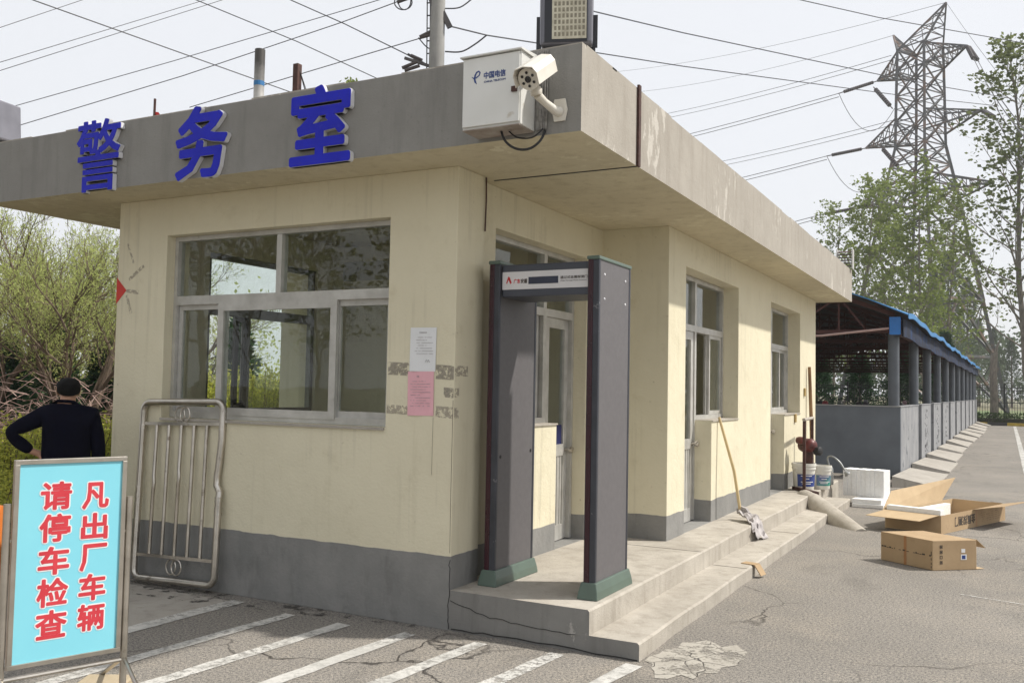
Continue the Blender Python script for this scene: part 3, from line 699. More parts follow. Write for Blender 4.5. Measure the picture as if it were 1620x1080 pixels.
# ---------------------------------------------------------------- flood lights
FLG = pm('grey_lamp_housing', (.20, .20, .23), (.155, .155, .18), 5, .45, .3)
FLB = pm('black_lamp_face', (.012, .014, .02), (.01, .01, .014), 5, .3)
LED = pm('led_reflector', (.62, .58, .45), (.40, .36, .27), 14, .3, .3)
def flood(loc, rz, lab, tilt=R(4)):
    t = thing('flood_light', lab, 'floodlight', loc, 'flood lights on the roof corners', rz)
    w, h, d = .315, .46, .13
    A = Matrix.Rotation(tilt, 3, 'X'); 
    def B(mb, x0, x1, y0, y1, z0, z1):
        mb.add([A @ Vector(p) for p in [(x0,y0,z0),(x1,y0,z0),(x1,y1,z0),(x0,y1,z0),(x0,y0,z1),(x1,y0,z1),(x1,y1,z1),(x0,y1,z1)]], [(0,3,2,1),(4,5,6,7),(0,1,5,4),(1,2,6,5),(2,3,7,6),(3,0,4,7)])
    m = MB(); B(m, -w/2, w/2, 0, d, .02, h); m.build('housing', FLG, t, bevel=.02)
    m = MB(); B(m, -w/2+.03, w/2-.03, -.004, .0, .035, h-.02); m.build('face', FLB, t)
    m = MB(); B(m, -w/2+.075, w/2-.035, -.007, -.0045, .052, h-.03); pn = m.build('led_panel', LED, t)
    m = MB(); c0, c1 = -w/2+.082, w/2-.041
    for i in range(8):
        for j in range(11):
            xx = c0+(c1-c0)*i/8; zz = .06+.036*j; B(m, xx+.006, xx+(c1-c0)/8-.004, -.0085, -.0072, zz+.008, zz+.032)
    m.build('led_cell', pm('led_cell', (.30, .27, .19), (.17, .15, .11), 60, .35), pn)
    m = MB(); m.bar((-w/2-.012, .07, .02), (-w/2-.012, .07, .22), .006, .03); m.bar((w/2+.012, .07, .02), (w/2+.012, .07, .22), .006, .03); m.bar((-w/2-.015, .07, .01), (w/2+.015, .07, .01), .03, .006, up=(0, 1, 0)); m.build('bracket', FLB, t)
    return t
flood((.925, -.33, 3.612), R(20), 'grey LED flood light standing on the near roof corner above the camera')
fl_ = flood((-4.44, -.34, 3.60), R(-80), 'grey LED flood light at the far left end of the roof edge'); fl_.scale = (.8, .8, .78)

# ---------------------------------------------------------------- roof clutter
m = MB(); m.tube([(0, 0, 0), (0, 0, .95), (0, 0, 1.26)], .05, 14); t = thing('chimney_pipe', 'silvery stove pipe with sooty top and blue band on the roof', 'pipe', (-3.18, 1.43, 3.577))
def soot():
    mt, nt, bs = nodes('sooty_tin'); tc = N(nt, 'ShaderNodeTexCoord').outputs['Object']; sp = N(nt, 'ShaderNodeSeparateXYZ'); nt.links.new(tc, sp.inputs[0])
    f = mth(nt, 'ADD', sp.outputs[2], mth(nt, 'MULTIPLY', noise(nt, tc, 9, 4), .3)); c = ramp(nt, mth(nt, 'SUBTRACT', f, .35), ((.55, (.5, .49, .47)), (.93, (.07, .065, .06))))
    nt.links.new(c, bs.inputs['Base Color']); bs.inputs['Roughness'].default_value = .5; bs.inputs['Metallic'].default_value = .3; return mt
m.build('flue', soot(), t, smooth=True)
m = MB(); m.tube([(0, 0, .90), (0, 0, .945)], .0515, 14); m.build('band', pm('blue_band', (.02, .16, .38), (.02, .12, .3), 5, .5), t)
m = MB(); m.box(-.03, .03, -.03, .03, 0, 1.12); t = thing('iron_post', 'short brown iron post with thin stay wires on the roof', 'post', (-2.85, 1.6, 3.577)); m.build('post', RUST, t)
m = MB(); m.tube([(.02, 0, 1.08), (.16, .1, .5), (.3, .2, 0)], .005, 5); m.tube([(.02, 0, 1.08), (.2, .1, .5), (.4, .1, 0)], .004, 5); m.build('stay_wire', DARK, t)
t = thing('small_flag', 'small torn red flag on a thin stick behind the roof edge', 'flag', (-4.09, .97, 3.577))
m = MB(); m.tube([(0, 0, 0), (.004, 0, .76)], .012, 6); m.build('stick', RUST, t)
m = MB(); rows = 6
vs = []
for i in range(7):
    for j in range(4): vs.append((.012+i*.03, .012*math.sin(i*1.3+j), .63-j*.045-.012*i+.01*math.sin(i*2)))
vs2 = [(x, y+.003, z) for x, y, z in vs]; n_ = len(vs)
fs = [(i*4+j, i*4+j+1, i*4+j+5, i*4+j+4) for i in range(6) for j in range(3)]
m.add(vs+vs2, fs+[tuple(n_+k for k in reversed(f)) for f in fs]); m.build('cloth', pm('red_cloth', (.55, .04, .04), (.45, .03, .03), 5, .8), t)
t = thing('louvre_box', 'brown slatted metal box on the far right end of the roof', 'vent', (1.0, 10.3, 3.578))
m = MB()
for k in range(6): m.obox((-.11, -.06, .035+k*.046), (.22, 0, 0), (0, .12, .03), (0, 0, .008))
m.build('slat', RUST, t); m = MB(); m.box(.1105, .125, -.08, .08, .0, .32); m.box(-.125, -.1105, -.08, .08, 0, .32); m.build('end_plate', ALU, t)

# ---------------------------------------------------------------- notices and red corner paper
def notice(lab, name, x0, x1, z0, z1, col, rows, tilt=0, sig=False):
    w, h = x1-x0, z1-z0; t = thing(name, lab, 'notice', (x0, -.001, z0)); t.rotation_euler = (0, tilt, 0)
    m = MB(); nx = 6; vs = []
    for j in range(7):
        for i in range(nx+1): vs.append((w*i/nx, -.004-.003*math.sin(i*1.1+j*.7)*(1 if 0 < i < nx else .2), h*j/6))
    vb = [(x, y+.0012, z) for x, y, z in vs]; q = len(vs); fs = [(j*7+i, j*7+i+1, j*7+i+8, j*7+i+7) for j in range(6) for i in range(6)]
    m.add(vs+vb, fs+[tuple(q+k for k in reversed(f)) for f in fs]); m.build('sheet', pm(name+'_paper', col, tuple(c*.93 for c in col), 6, .85), t, smooth=True)
    m = MB(); rg = random.Random(len(lab))
    def dash(x, z, l, hh): m.box(x, x+l, -.0085, -.0081, z, z+hh)
    x = w*.36
    for k in range(6 if rows < 8 else 2): dash(x, h*.875, w*.035, h*.022); x += w*.05
    for r_ in range(rows):
        z = h*(.77-.062*r_); x = w*(.2 if r_ % 2 else .26) if rows < 8 else w*(.12 if r_ % 2 else .2); end = w*rg.choice([.86, .84, .5, .86, .7])
        while x < end:
            l = rg.uniform(.012, .03)*w*2; 
            if rg.random() < .85: dash(x, z, l*.8, h*.010)
            x += l
    m.build('print_line', pm('faint_print', (.28, .26, .27), (.36, .33, .34), 50, .9), t)
    if sig:
        m = MB(); m.tube([(w*.62, -.0085, h*.22), (w*.66, -.0085, h*.27), (w*.69, -.0085, h*.215), (w*.74, -.0085, h*.26), (w*.78, -.0085, h*.21)], .0012, 4); m.build('signature', INK, t)
notice('white paper notice pasted on the wall right of the front window', 'paper_notice', -.357, -.148, 1.690, 1.986, (.76, .77, .78), 7, R(.5), True)
notice('pink paper notice pasted directly under the white one', 'paper_notice', -.364, -.156, 1.390, 1.687, (.78, .43, .48), 10, R(-.8))
t = thing('red_paper', 'red diamond of paper wrapped round the far left wall corner', 'paper', (-3.31, 0, 2.333))
REDP = pm('red_paper', (.58, .045, .03), (.50, .035, .025), 5, .7)
m = MB(); m.prism([(0, -.108), (.118, 0), (0, .108)], (-.004, -.0012, 0), (1, 0, 0), (0, 0, 1), (0, -.002, 0)); m.prism([(0, -.108), (0, .108), (-.118, 0)], (-.0012, .002, 0), (0, -1, 0), (0, 0, 1), (-.002, 0, 0)); m.build('sheet', REDP, t)

# ---------------------------------------------------------------- walk-through metal detector
DGREY = pm('detector_grey', (.125, .118, .122), (.108, .102, .106), 30, .55, 0, .06, 120)
DNAVY = pm('detector_edge', (.062, .066, .08), (.045, .048, .058), 6, .42, .4, spots=(.26, .26, .27), sscale=11, sth=(.64, .68))
DMAR = pm('maroon_strip', (.035, .005, .012), (.026, .004, .009), 6, .25)
DGRN = pm('green_shoe', (.10, .145, .115), (.085, .12, .097), 5, .35, spots=(.28, .3, .27), sscale=12, sth=(.68, .74))
det = thing('metal_detector', 'grey walk-through metal detector gate standing on the entrance landing', 'metal detector', (0, 0, .26))
zt = 2.19
for k, (xa, xb) in enumerate(((.106, .190), (.836, .918))):
    ya, yb = .255, .83
    m = MB(); m.box(xa+.004, xb-.004, ya+.029, yb-.029, .08, zt-.02); p = m.build('side_panel', DGREY, det)
    m = MB()
    for y0_, y1_ in ((ya, ya+.030), (yb-.030, yb)): m.box(xa, xb, y0_, y1_, .08, zt-.02)
    m.build('edge_profile', DNAVY, p, bevel=.006)
    m = MB(); m.box(xa+.006, xa+.042, ya-.005, ya+.002, .09, zt-.02); m.box(xa+.006, xa+.042, yb-.002, yb+.005, .09, zt-.02); m.build('light_strip', DMAR, p, bevel=.003)
    m = MB(); m.box(xa-.004, xb+.004, ya-.008, yb+.008, zt-.021, zt+.004); m.build('end_cap', DGRN, p, bevel=.006)
    m = MB(); pr = [(xa-.030, 0), (xb+.030, 0), (xb+.024, .05), (xb+.010, .105), (xa-.010, .105), (xa-.024, .05)]
    y0_, y1_ = ya-.032, yb+.032
    vs = []
    for (x, z) in pr:
        s_ = .022*z/.105; vs.append((x, y0_+s_, z))
    for (x, z) in pr:
        s_ = .022*z/.105; vs.append((x, y1_-s_, z))
    n_ = len(pr); m.add(vs, [tuple(range(n_)), tuple(range(2*n_-1, n_-1, -1))]+[((i+1) % n_, i, n_+i, n_+(i+1) % n_) for i in range(n_)])
    m.build('shoe', DGRN, p, bevel=.006)
    m = MB(); Mx = Matrix.Rotation(R(90), 3, 'Y')
    for (yy, zz) in ((ya+.10, zt-.11), (yb-.10, zt-.115), (ya+.10, zt-.27), (yb-.10, zt-.275)): m.lathe([(.009, 0), (.009, .002), (.006, .005), (0, .0055)], (xb-.0042, yy, zz), 10, M=Mx)
    if k == 1: m.build('bolt', WHITEE, p)
    else:
        m = MB(); m.lathe([(.012, 0), (.012, .004), (0, .006)], (xb-.0042, ya+.06, .86), 10, M=Mx); m.lathe([(.012, 0), (.012, .004), (0, .006)], (xb-.0042, yb-.06, .88), 10, M=Mx); m.build('plug', DARK, p)
m = MB(); m.box(.1905, .8355, .285, .69, 1.945, 2.165); cb = m.build('crossbar', pm('crossbar_navy', (.055, .06, .08), (.045, .05, .066), 5, .4), det, bevel=.008)
m = MB(); m.box(.195, .833, .280, .2845, 1.995, 2.115); lb = m.build('label_strip', pm('silver_label', (.66, .65, .66), (.6, .59, .6), 5, .35), det)
m = MB(); m.box(.395, .615, .2775, .2795, 2.028, 2.075); m.build('display', pm('lcd', (.02, .024, .05), (.035, .04, .07), 5, .2), lb)
REDI = pm('red_ink', (.5, .02, .03), (.42, .02, .02), 9, .5)
m = MB(); stroke(m, [(0, 0), (.45, 1), (.6, 1)], [.22, .3, .3], (.228, .2792, 2.036), (.034, 0, 0), (0, 0, .042), (0, -.0006, 0)); stroke(m, [(.5, .9), (1, 0)], [.45, .35], (.228, .2792, 2.036), (.034, 0, 0), (0, 0, .042), (0, -.0007, 0)); m.build('logo', REDI, lb)
text('print', '广东', (.282, .2792, 2.034), (1, 0, 0), (0, 0, 1), .05, .032, REDI, lb, .0006, .001, 4); text('print', '安盾', (.336, .2792, 2.034), (1, 0, 0), (0, 0, 1), .05, .032, INK, lb, .0006, .001, 4)
text('print', '通过式金属探测门', (.630, .2792, 2.054), (1, 0, 0), (0, 0, 1), .195, .020, INK, lb, .0006, .0003, 4)
text('print', 'Walk Through Metal Detector', (.630, .2792, 2.036), (1, 0, 0), (0, 0, 1), .192, .010, INK, lb, .0006)

# ---------------------------------------------------------------- stainless gate leaf leaning on the wall
gt = thing('barrier_panel', 'dented stainless steel railing panel leaning under the front window', 'railing', (-2.86, -.105, .045)); gt.rotation_euler = (R(-3.2), R(-1.5), R(1.5))
W, HH, rr = .845, 1.375, .027
def rrect(w, h, r):
    pts = []
    for cx, cz, a0 in ((w-r, h-r, 0), (r, h-r, 90), (r, r, 180), (w-r, r, 270)):
        for k in range(6): a = R(a0+18*k); pts.append(Vector((cx+r*math.cos(a), 0, cz+r*math.sin(a))))
    return pts
P = rrect(W, HH, .07); P2 = []
for i, p in enumerate(P):
    P2.append(p)
    if i == 23:       # right post with its dent
        for z, dx_ in ((.35, 0), (.62, 0), (.70, .003), (.74, -.028), (.80, -.03), (.92, -.015), (1.1, 0)): P2.append(Vector((W+dx_, .004 if dx_ else 0, z)))
m = MB(); m.tube(P2, rr, 12, closed=True); m.build('frame', STEEL, gt, smooth=True)
for z in (.18, 1.205): m = MB(); m.box(.02, W-.02, -.011, .011, z-.012, z+.012); m.build('rail', STEEL, gt)
for k in range(5):
    x = W*(.185+.157*k); pts = [(x, 0, .192), (x, 0, .5), (x, 0, .8), (x, 0, 1.0), (x, 0, 1.193)]
    if k in (0, 2): dz = .74 if k == 0 else .8; pts = [(x, 0, .192), (x, 0, dz-.06), (x+.016, -.01, dz), (x-.002, 0, dz+.05), (x, 0, 1.0), (x, 0, 1.193)]
    m = MB(); m.tube(pts, .0145, 10); m.build('bar', STEEL, gt, smooth=True)
for x in (W*.5-.034, W*.5+.034):
    for z in (1.275, .105): m = MB(); m.tube([Vector((x+.05*math.cos(a), .006 if x < W*.5 else -.006, z+.058*math.sin(a))) for a in np.linspace(0, 2*math.pi, 25)[:-1]], .006, 6, closed=True); m.build('ring', STEEL, gt, smooth=True)
for x in (0, W):
    for z in (.52, .545, .57, .62, .645, .70, 1.16, 1.185): m = MB(); m.tube([(x, 0, z), (x, 0, z+.012)], rr*1.14, 12); m.build('collar', STEEL, gt, smooth=True)

# ---------------------------------------------------------------- blue inspection sign in its steel stand
u = Vector((.33, .944, 0)).normalized(); nrm = Vector((u.y, -u.x, 0))
o3 = Vector((-.80, -2.53, 0)); SW, z0, z1 = .505, .268, 1.218
sg = thing('inspection_sign', 'sky-blue board with two columns of red characters in a steel stand', 'sign', o3); sg.rotation_euler = (0, 0, math.atan2(u.y, u.x))
# local: x along board, y = back, z up ; face toward -y
BLU = pm('sky_blue_board', (.20, .58, .70), (.23, .62, .72), 1.5, .45)
m = MB(); m.box(.018, SW-.018, -.006, .006, z0+.02, z1-.02); m.build('board', BLU, sg)
m = MB(); f = .022
for (a, b, c, d) in ((0, SW, z0, z0+f), (0, SW, z1-f, z1), (0, f, z0+f, z1-f), (SW-f, SW, z0+f, z1-f)): m.box(a, b, -.014, .014, c, d)
m.build('frame', STEEL, sg, bevel=.002)
for x in (-.022, SW+.022):
    m = MB(); m.tube([(x, 0, 0), (x, 0, 1.02)], .0165, 12); m.build('post', STEEL, sg, smooth=True)
    m = MB(); m.tube([(x, -.42, .012), (x, 0, .235)], .011, 8); m.tube([(x, .42, .012), (x, 0, .235)], .011, 8); m.build('foot', STEEL, sg, smooth=True)
m = MB(); m.tube([(-.022, 0, .225), (SW+.022, 0, .225)], .011, 8); m.build('crossbar', STEEL, sg, smooth=True)
m = MB()
for x in (-.011, SW+.011): m.tube([(x-.012, 0, .85), (x+.012, 0, .85)], .006, 6)
m.build('pivot', STEEL, sg)
RED = pm('red_lettering', (.60, .045, .06), (.52, .03, .045), 12, .5); WHT = pm('white_outline', (.78, .78, .78), (.7, .7, .7), 5, .5)
def col_chars(s, x, w, zlist):
    for ch, (zb, zt_) in zip(s, zlist):
        text('character', ch, (x-.006, -.0064, zb-.006), (1, 0, 0), (0, 0, 1), w+.012, zt_-zb+.012, WHT, sg, .0006, .0105, 12)
        text('character', ch, (x, -.0074, zb), (1, 0, 0), (0, 0, 1), w, zt_-zb, RED, sg, .0006, .0042, 10)
hs = z1-z0
col_chars('请停车检查', .115, .138, [(z1-hs*f_-.132, z1-hs*f_) for f_ in (.112, .27, .43, .585, .74)])
col_chars('凡出厂车辆', .300, .125, [(z1-hs*f_-.128, z1-hs*f_) for f_ in (.125, .28, .435, .585, .735)])
t = thing('orange_bollard', 'orange plastic bollard cut off by the left picture edge, behind the sign post', 'bollard', (*bp(-8, 800, 2, .98).xy, 0))
m = MB(); m.lathe([(.10, 0), (.10, .03), (.05, .05), (.045, .95), (.035, .98), (0, .985)], (0, 0, 0), 16); m.build('tube', pm('orange_plastic', (.62, .17, .02), (.5, .13, .02), 4, .5), t, smooth=True)
m = MB(); m.box(-.12, .12, -.1, .1, 0, .09); t = thing('sandstone_block', 'beige block weighing down the foot of the blue sign', 'block', bp(165, 1075, 2, .09)-Vector((0, 0, .09)), rz=R(30)); m.build('block', pm('beige_stone', (.46, .38, .27), (.4, .33, .22), 5, .85, 0, .3, 30), t, bevel=.008)

# ---------------------------------------------------------------- mop against the wall
MOPW = pm('pine_handle', (.62, .49, .27), (.54, .41, .21), 5, .5, st=(1, 1, .2)); RAG = pm('grey_rag', (.50, .47, .46), (.26, .24, .24), 14, .95, 0, .6, 40)
t = thing('mop', 'rag mop with pale wooden handle leaning beside the first door', 'mop', (.80, 4.45, .262))
m = MB(); m.tube([(0, 0, .05), (-.06, -.05, .5), (-.21, -.1, 1.06)], [.016, .016, .014], 10); m.build('handle', MOPW, t, smooth=True)
m = MB(); m.tube([(-.21, -.1, 1.06), (-.213, -.1, 1.10), (-.20, -.1, 1.115)], .004, 5); m.build('hook', STEEL, t)
m = MB(); rg = random.Random(4); nu, nv = 12, 9; top = []
for j in range(nv+1):
    for i in range(nu+1):
        u_, v_ = i/nu, j/nv-.5; r_ = .44*u_; wv = (.09+.16*u_)*v_*2*.75
        x = .02+r_*.78+wv*.45+.012*math.sin(j*2.1); y = -.02-r_*.55+wv*.9; fold = .020*math.sin(j*1.9+i*.5)*(.4+u_)+.012*math.sin(i*1.7+j)
        z = .075*(1-u_)**2+.022+fold
        over = .80+x-.985
        if over > 0: x -= over*.55; z -= over*.75
        top.append((x, y, max(z, -.135)))
vb = [(x, y, z-.013) for x, y, z in top]; q = len(top); fs = [(j*(nu+1)+i, j*(nu+1)+i+1, (j+1)*(nu+1)+i+1, (j+1)*(nu+1)+i) for j in range(nv) for i in range(nu)]
m.add(top+vb, fs+[tuple(q+k for k in reversed(f)) for f in fs])
rim = [i for i in range(nu+1)]+[j*(nu+1)+nu for j in range(1, nv+1)]+[nv*(nu+1)+i for i in range(nu-1, -1, -1)]+[j*(nu+1) for j in range(nv-1, 0, -1)]
m.add([(0, 0, 0)], []); base_ = len(m.v)-1-2*q
for k in range(len(rim)):
    a_, b_2 = rim[k], rim[(k+1) % len(rim)]; m.f.append([base_+a_, base_+q+a_, base_+q+b_2, base_+b_2]); m.mi.append(0)
m.v.pop()
m.build('rag', RAG, t, smooth=True)
m = MB(); m.prism([(-.06, 0), (.07, -.005), (.10, .03), (.05, .075), (-.03, .09), (-.08, .05)], (.01, -.03, .06), (.85, -.5, 0), (.1, .1, .9), (.012, .03, .0)); m.build('clamp', RAG, t)
m = MB(); m.obox((0, 0, 0), (.12, -.03, .0), (.02, .10, 0), (0, 0, .006)); m.obox((.12, -.03, 0.0), (.05, .02, -.09), (.02, .10, 0), (.006, 0, .004))
tag(m.build('cardboard_scrap', CARD), 'small torn cardboard scrap folded over the edge of the lower step', 'cardboard').location = (1.20, 2.85, .1085)

# ---------------------------------------------------------------- hydrant frame, buckets, pole, watering can
fr_ = thing('hand_pump_stand', 'brown steel stand on the landing carrying a dark red pump drum', 'pump', (.86, 7.62, .262))
m = MB(); m.obox((-.21, .26, 0), (.40, -.58, 0), (.05, .035, 0), (0, 0, .045)); m.build('base', RUST, fr_)
m = MB(); m.obox((-.16, 1.02, 0), (.34, -.28, 0), (.04, .045, 0), (0, 0, .045)); m.build('base', RUST, fr_)
for x, y in ((.0, .0), (-.06, .93)):
    m = MB(); m.box(x-.019, x+.019, y-.019, y+.019, .046, .95); m.build('post', RUST, fr_)
m = MB(); m.tube([(.0, -.04, .968), (-.06, .98, .968)], .022, 10); m.build('top_bar', pm('pale_pipe', (.46, .42, .36), (.3, .26, .22), 12, .6), fr_, smooth=True)
REDM = pm('red_paint', (.15, .028, .024), (.07, .018, .016), 10, .45, .1, spots=(.05, .03, .025), sscale=9, sth=(.56, .66))
Mx = Matrix.Rotation(R(90), 3, 'Y') @ Matrix.Rotation(R(25), 3, 'X')
m = MB(); m.lathe([(.04, -.13), (.075, -.125), (.095, -.08), (.10, .04), (.075, .09), (.045, .11)], (-.02, .42, .60), 18, M=Mx); m.build('drum', REDM, fr_, smooth=True)
m = MB(); m.lathe([(.045, -.03), (.052, 0), (.052, .08), (.025, .09)], (-.13, .34, .67), 14, M=Mx); m.build('cap', REDM, fr_, smooth=True)
m = MB(); m.lathe([(.05, 0), (.06, .01), (.06, .08), (.045, .09)], (.07, .42, .53), 16, M=Mx); m.build('hub', DARK, fr_, smooth=True)
m = MB(); m.box(-.07, .04, .37, .48, .30, .52); m.build('pump_leg', RUST, fr_)
PAIL = pm('white_plastic', (.70, .68, .62), (.62, .6, .54), 5, .45)
PAILL = pm('blue_label', (.03, .06, .26), (.025, .05, .2), 5, .45)
def pail(loc, lab, sc, labm, rz=0):
    t = thing('paint_bucket', lab, 'bucket', loc, 'paint buckets by the pump', rz)
    m = MB(); m.lathe([(.135, 0), (.14, .01), (.158, .30), (.168, .302), (.168, .325), (.162, .327), (.164, .345), (.172, .347), (.172, .385), (.158, .386), (.150, .36), (.13, .05)], (0, 0, 0), 28); m.build('shell', PAIL, t, smooth=True)
    m = MB(); vs = []; n_ = 14
    for z, r_ in ((.06, .1445), (.235, .1556)):
        for k in range(n_+1): a = R(-150+130*k/n_); vs.append((r_*math.cos(a), r_*math.sin(a), z))
    m.add(vs, [(k, k+1, n_+2+k, n_+1+k) for k in range(n_)]); lb_ = m.build('label', labm, t, smooth=True)
    for i, (a0, a1, z) in enumerate(((-130, -70, .205), (-118, -85, .165), (-130, -60, .12), (-125, -75, .095))):
        m = MB(); r_ = .1475+(z-.06)*.065; P_ = []
        for j in range(9): aa = R(a0+(a1-a0)*j/8); P_ += [(r_*math.cos(aa), r_*math.sin(aa), z), (r_*math.cos(aa), r_*math.sin(aa), z+.011)]
        m.add(P_, [(2*j, 2*j+2, 2*j+3, 2*j+1) for j in range(8)]); m.build('print_line', WHT, lb_)
    m = MB(); m.tube([(-.168, 0, .33), (-.16, -.10, .26), (-.06, -.175, .23), (.06, -.175, .23), (.16, -.10, .26), (.168, 0, .33)], .0035, 5); m.build('handle', STEEL, t)
    t.scale = (sc,)*3; return t
pail((.80, 7.92, .262), 'white paint bucket with dark blue label beside the brown pump stand', .95, PAILL, R(35))
pail((.975, 8.24, .262), 'white paint bucket with green and purple label, behind the blue-labelled one', .84, pm('green_label', (.02, .30, .17), (.14, .08, .32), 3, .45), R(40))
m = MB(); m.tube([(0, 0, 0), (-.02, .0, .9), (-.05, .0, 1.72)], [.026, .028, .024], 9); tag(m.build('wooden_pole', pm('scorched_pole', (.12, .06, .03), (.36, .22, .10), 5, .8, st=(1, 1, .5)), smooth=True), 'dark wooden pole leaning on the house corner behind the pump', 'pole').location = (.665, 9.36, .265)
t = thing('watering_can', 'grey watering can with thin bent spout behind the buckets', 'watering can', (.93, 8.95, .262))
GALV = pm('galvanised', (.34, .35, .35), (.22, .23, .23), 12, .45, .5)
m = MB(); m.lathe([(.10, 0), (.105, .01), (.10, .22), (.09, .25), (.07, .26)], (0, 0, 0), 18); m.build('body', GALV, t, smooth=True)
m = MB(); m.tube(smooth([(.05, 0, .25), (.02, 0, .38), (.09, -.03, .41), (.2, -.06, .33), (.27, -.08, .22)], 4), .012, 8); m.lathe([(.015, 0), (.045, .05), (.045, .06), (0, .065)], (.27, -.08, .20), 12, M=Matrix.Rotation(R(130), 3, 'Y')); m.build('spout', GALV, t, smooth=True)

# concrete hump carrying a hose across the steps
m = MB(); P = [Vector((.90, 7.42, .20)), Vector((1.05, 7.25, .155)), Vector((1.28, 6.95, .06)), Vector((1.55, 6.55, -.03)), Vector((1.75, 6.25, -.09))]
m.tube([P[0]+(P[0]-P[1])*.3]+P, [.09, .12, .135, .14, .135, .12], 16); tag(m.build('concrete_hump', PLATF, smooth=True), 'rounded concrete hump running from the steps down to the asphalt', 'cable ramp')

# ---------------------------------------------------------------- white foam
def foam_block(name, lab, o, a, b, c, strips):
    m = MB(); a, b, c = map(Vector, (a, b, c)); n_ = strips
    for k in range(n_):
        j = .006*math.sin(k*2.1); m.obox(Vector(o)+a*(k/n_)+b.normalized()*j, a*(.985/n_), b, c*(1-.006*(k % 3)))
    return tag(m.build(name, FOAM, bevel=.004), lab, 'foam')
foam_block('foam_block', 'white grooved foam block standing upright on the foam slab by the grey shed wall', (1.16, 8.97, .118), (.56, -.03, 0), (.06, .26, 0), (0, 0, .385), 9)
foam_block('foam_slab', 'white foam slab lying flat beneath the standing foam block', (1.325, 8.62, 0.055), (.40, -.02, 0), (.1, .72, 0), (0, 0, .06), 1)
foam_block('foam_slab', 'thin white foam sheet lying on the asphalt under the thicker slab', (1.335, 8.58, 0.003), (.42, -.02, 0), (.1, .72, 0), (0, 0, .05), 1)

# ---------------------------------------------------------------- cardboard boxes
TAPEB = pm('brown_tape', (.36, .17, .06), (.30, .14, .05), 8, .4)
o = Vector((2.165, 4.40, .003)); e1 = Vector((.475, -.335, 0)); e2 = Vector((.335, .285, 0)); hb = .268
bx = thing('cardboard_box', 'closed brown shipping carton with printed marks, nearest of the packaging', 'box', o)
m = MB(); m.obox((0, 0, 0), e1, e2*1.05, (0, 0, hb)); m.build('carton', CARD, bx, bevel=.004)
nf = Vector((e1.y, -e1.x, 0)).normalized(); na = Vector((e2.y, -e2.x, 0)).normalized(); E1 = e1.normalized(); E2 = e2.normalized()
m = MB(); m.obox(e1*.46-nf*.0+nf*.0006, E1*.03, -nf*-.0008, (0, 0, hb)); m.build('tape', TAPEB, bx)
m = MB(); rg = random.Random(12); x = .01
while x < .56:
    l = rg.uniform(.008, .04)
    if rg.random() < .75: m.obox(E1*x+nf*.0008+Vector((0, 0, hb*.48-.01*x)), E1*l*.8, -nf*-.0006, (0, 0, rg.choice([.006, .014])))
    x += l
for zz in (.02, .05, .09, .13, .15): m.obox(e1*.97+nf*.0008+Vector((0, 0, zz)), E1*.008, -nf*-.0006, (0, 0, .02))
o2 = e1+nf*0; outn = Vector((E2.y, -E2.x, 0))
for k in range(4):
    q = e1+outn*.0008+E2*.075+Vector((0, 0, .055+.047*k))
    m.obox(q, E2*.028, outn*.0006, (0, 0, .005)); m.obox(q+Vector((0, 0, .025)), E2*.028, outn*.0006, (0, 0, .005)); m.obox(q, E2*.006, outn*.0007, (0, 0, .03)); m.obox(q+E2*.022, E2*.006, outn*.0007, (0, 0, .03))
    if k != 1: m.obox(q+E2*.008+Vector((0, 0, .008)), E2*.012, outn*.0007, (0, 0, .014))
m.build('printed_mark', INK, bx)
m = MB(); m.obox(e1+outn*.0012+E2*.295+Vector((0, 0, .09)), E2*.06, outn*.0006, (0, 0, .05)); m.obox(e1+outn*.0012+E2*.30+Vector((0, 0, .155)), E2*.04, outn*.0006, (0, 0, .035)); lb_ = m.build('sticker', WHT, bx)
m = MB(); m.obox(e1+outn*.002+E2*.305+Vector((0, 0, .097)), E2*.038, outn*.0004, (0, 0, .034)); m.build('printed_mark', INKB, lb_)
m = MB(); q = e1+e2*1.05; m.obox(q+Vector((0, 0, hb-.001)), E2*.09+Vector((0, 0, -.075)), -E1*.10, Vector((.003, .002, .004))); m.build('flap', CARDIN, bx); m = MB(); m.obox(q+Vector((0, 0, .001)), E2*.10-E1*.02, -E1*.12, (0, 0, .004)); m.build('flap', CARDIN, bx)

O = Vector((2.585, 6.50, .003)); A = Vector((.335, .942, 0)); B = Vector((-.942, .335, 0)); L, Wd, hb = 1.95, .66, .205; th = .006; Z = Vector((0, 0, 1))
ob = thing('open_cardboard_box', 'long open cardboard box with white foam lining and raised flaps', 'box', O)
m = MB(); m.obox((0, 0, 0), A*L, B*Wd, Z*.006); m.build('bottom', CARDIN, ob)
for nm, oo, a, b in (('side', Vector(), A*L, B*th), ('side', B*(Wd-th), A*L, B*th), ('end', B*th, A*th, B*(Wd-2*th)), ('end', B*th+A*(L-th), A*th, B*(Wd-2*th))):
    m = MB(); m.obox(oo+Z*.0062, a, b, Z*hb); m.build(nm+'_panel', CARD if oo.length < .01 else CARDIN, ob)
tp = Z*(hb+.0065)
m = MB(); q = B*Wd+tp; fl = [q-A*.05, q+A*1.62, q+A*2.10+Z*.27+B*.02, q+A*.28+Z*.20+B*.05]; m.add(fl+[v+B*.006 for v in fl], [(0, 1, 2, 3), (7, 6, 5, 4), (0, 4, 5, 1), (1, 5, 6, 2), (2, 6, 7, 3), (3, 7, 4, 0)]); m.build('flap', CARDIN, ob)
m = MB(); q = tp+B*.02; m.obox(q, B*(Wd-.03), -A*.30-Z*.055+B*.10, Z*.005); m.build('flap', CARDIN, ob)
m = MB(); q = tp+A*.9; m.obox(q, A*1.0, -B*.34+Z*.07, Z*.005); m.build('flap', CARD, ob)
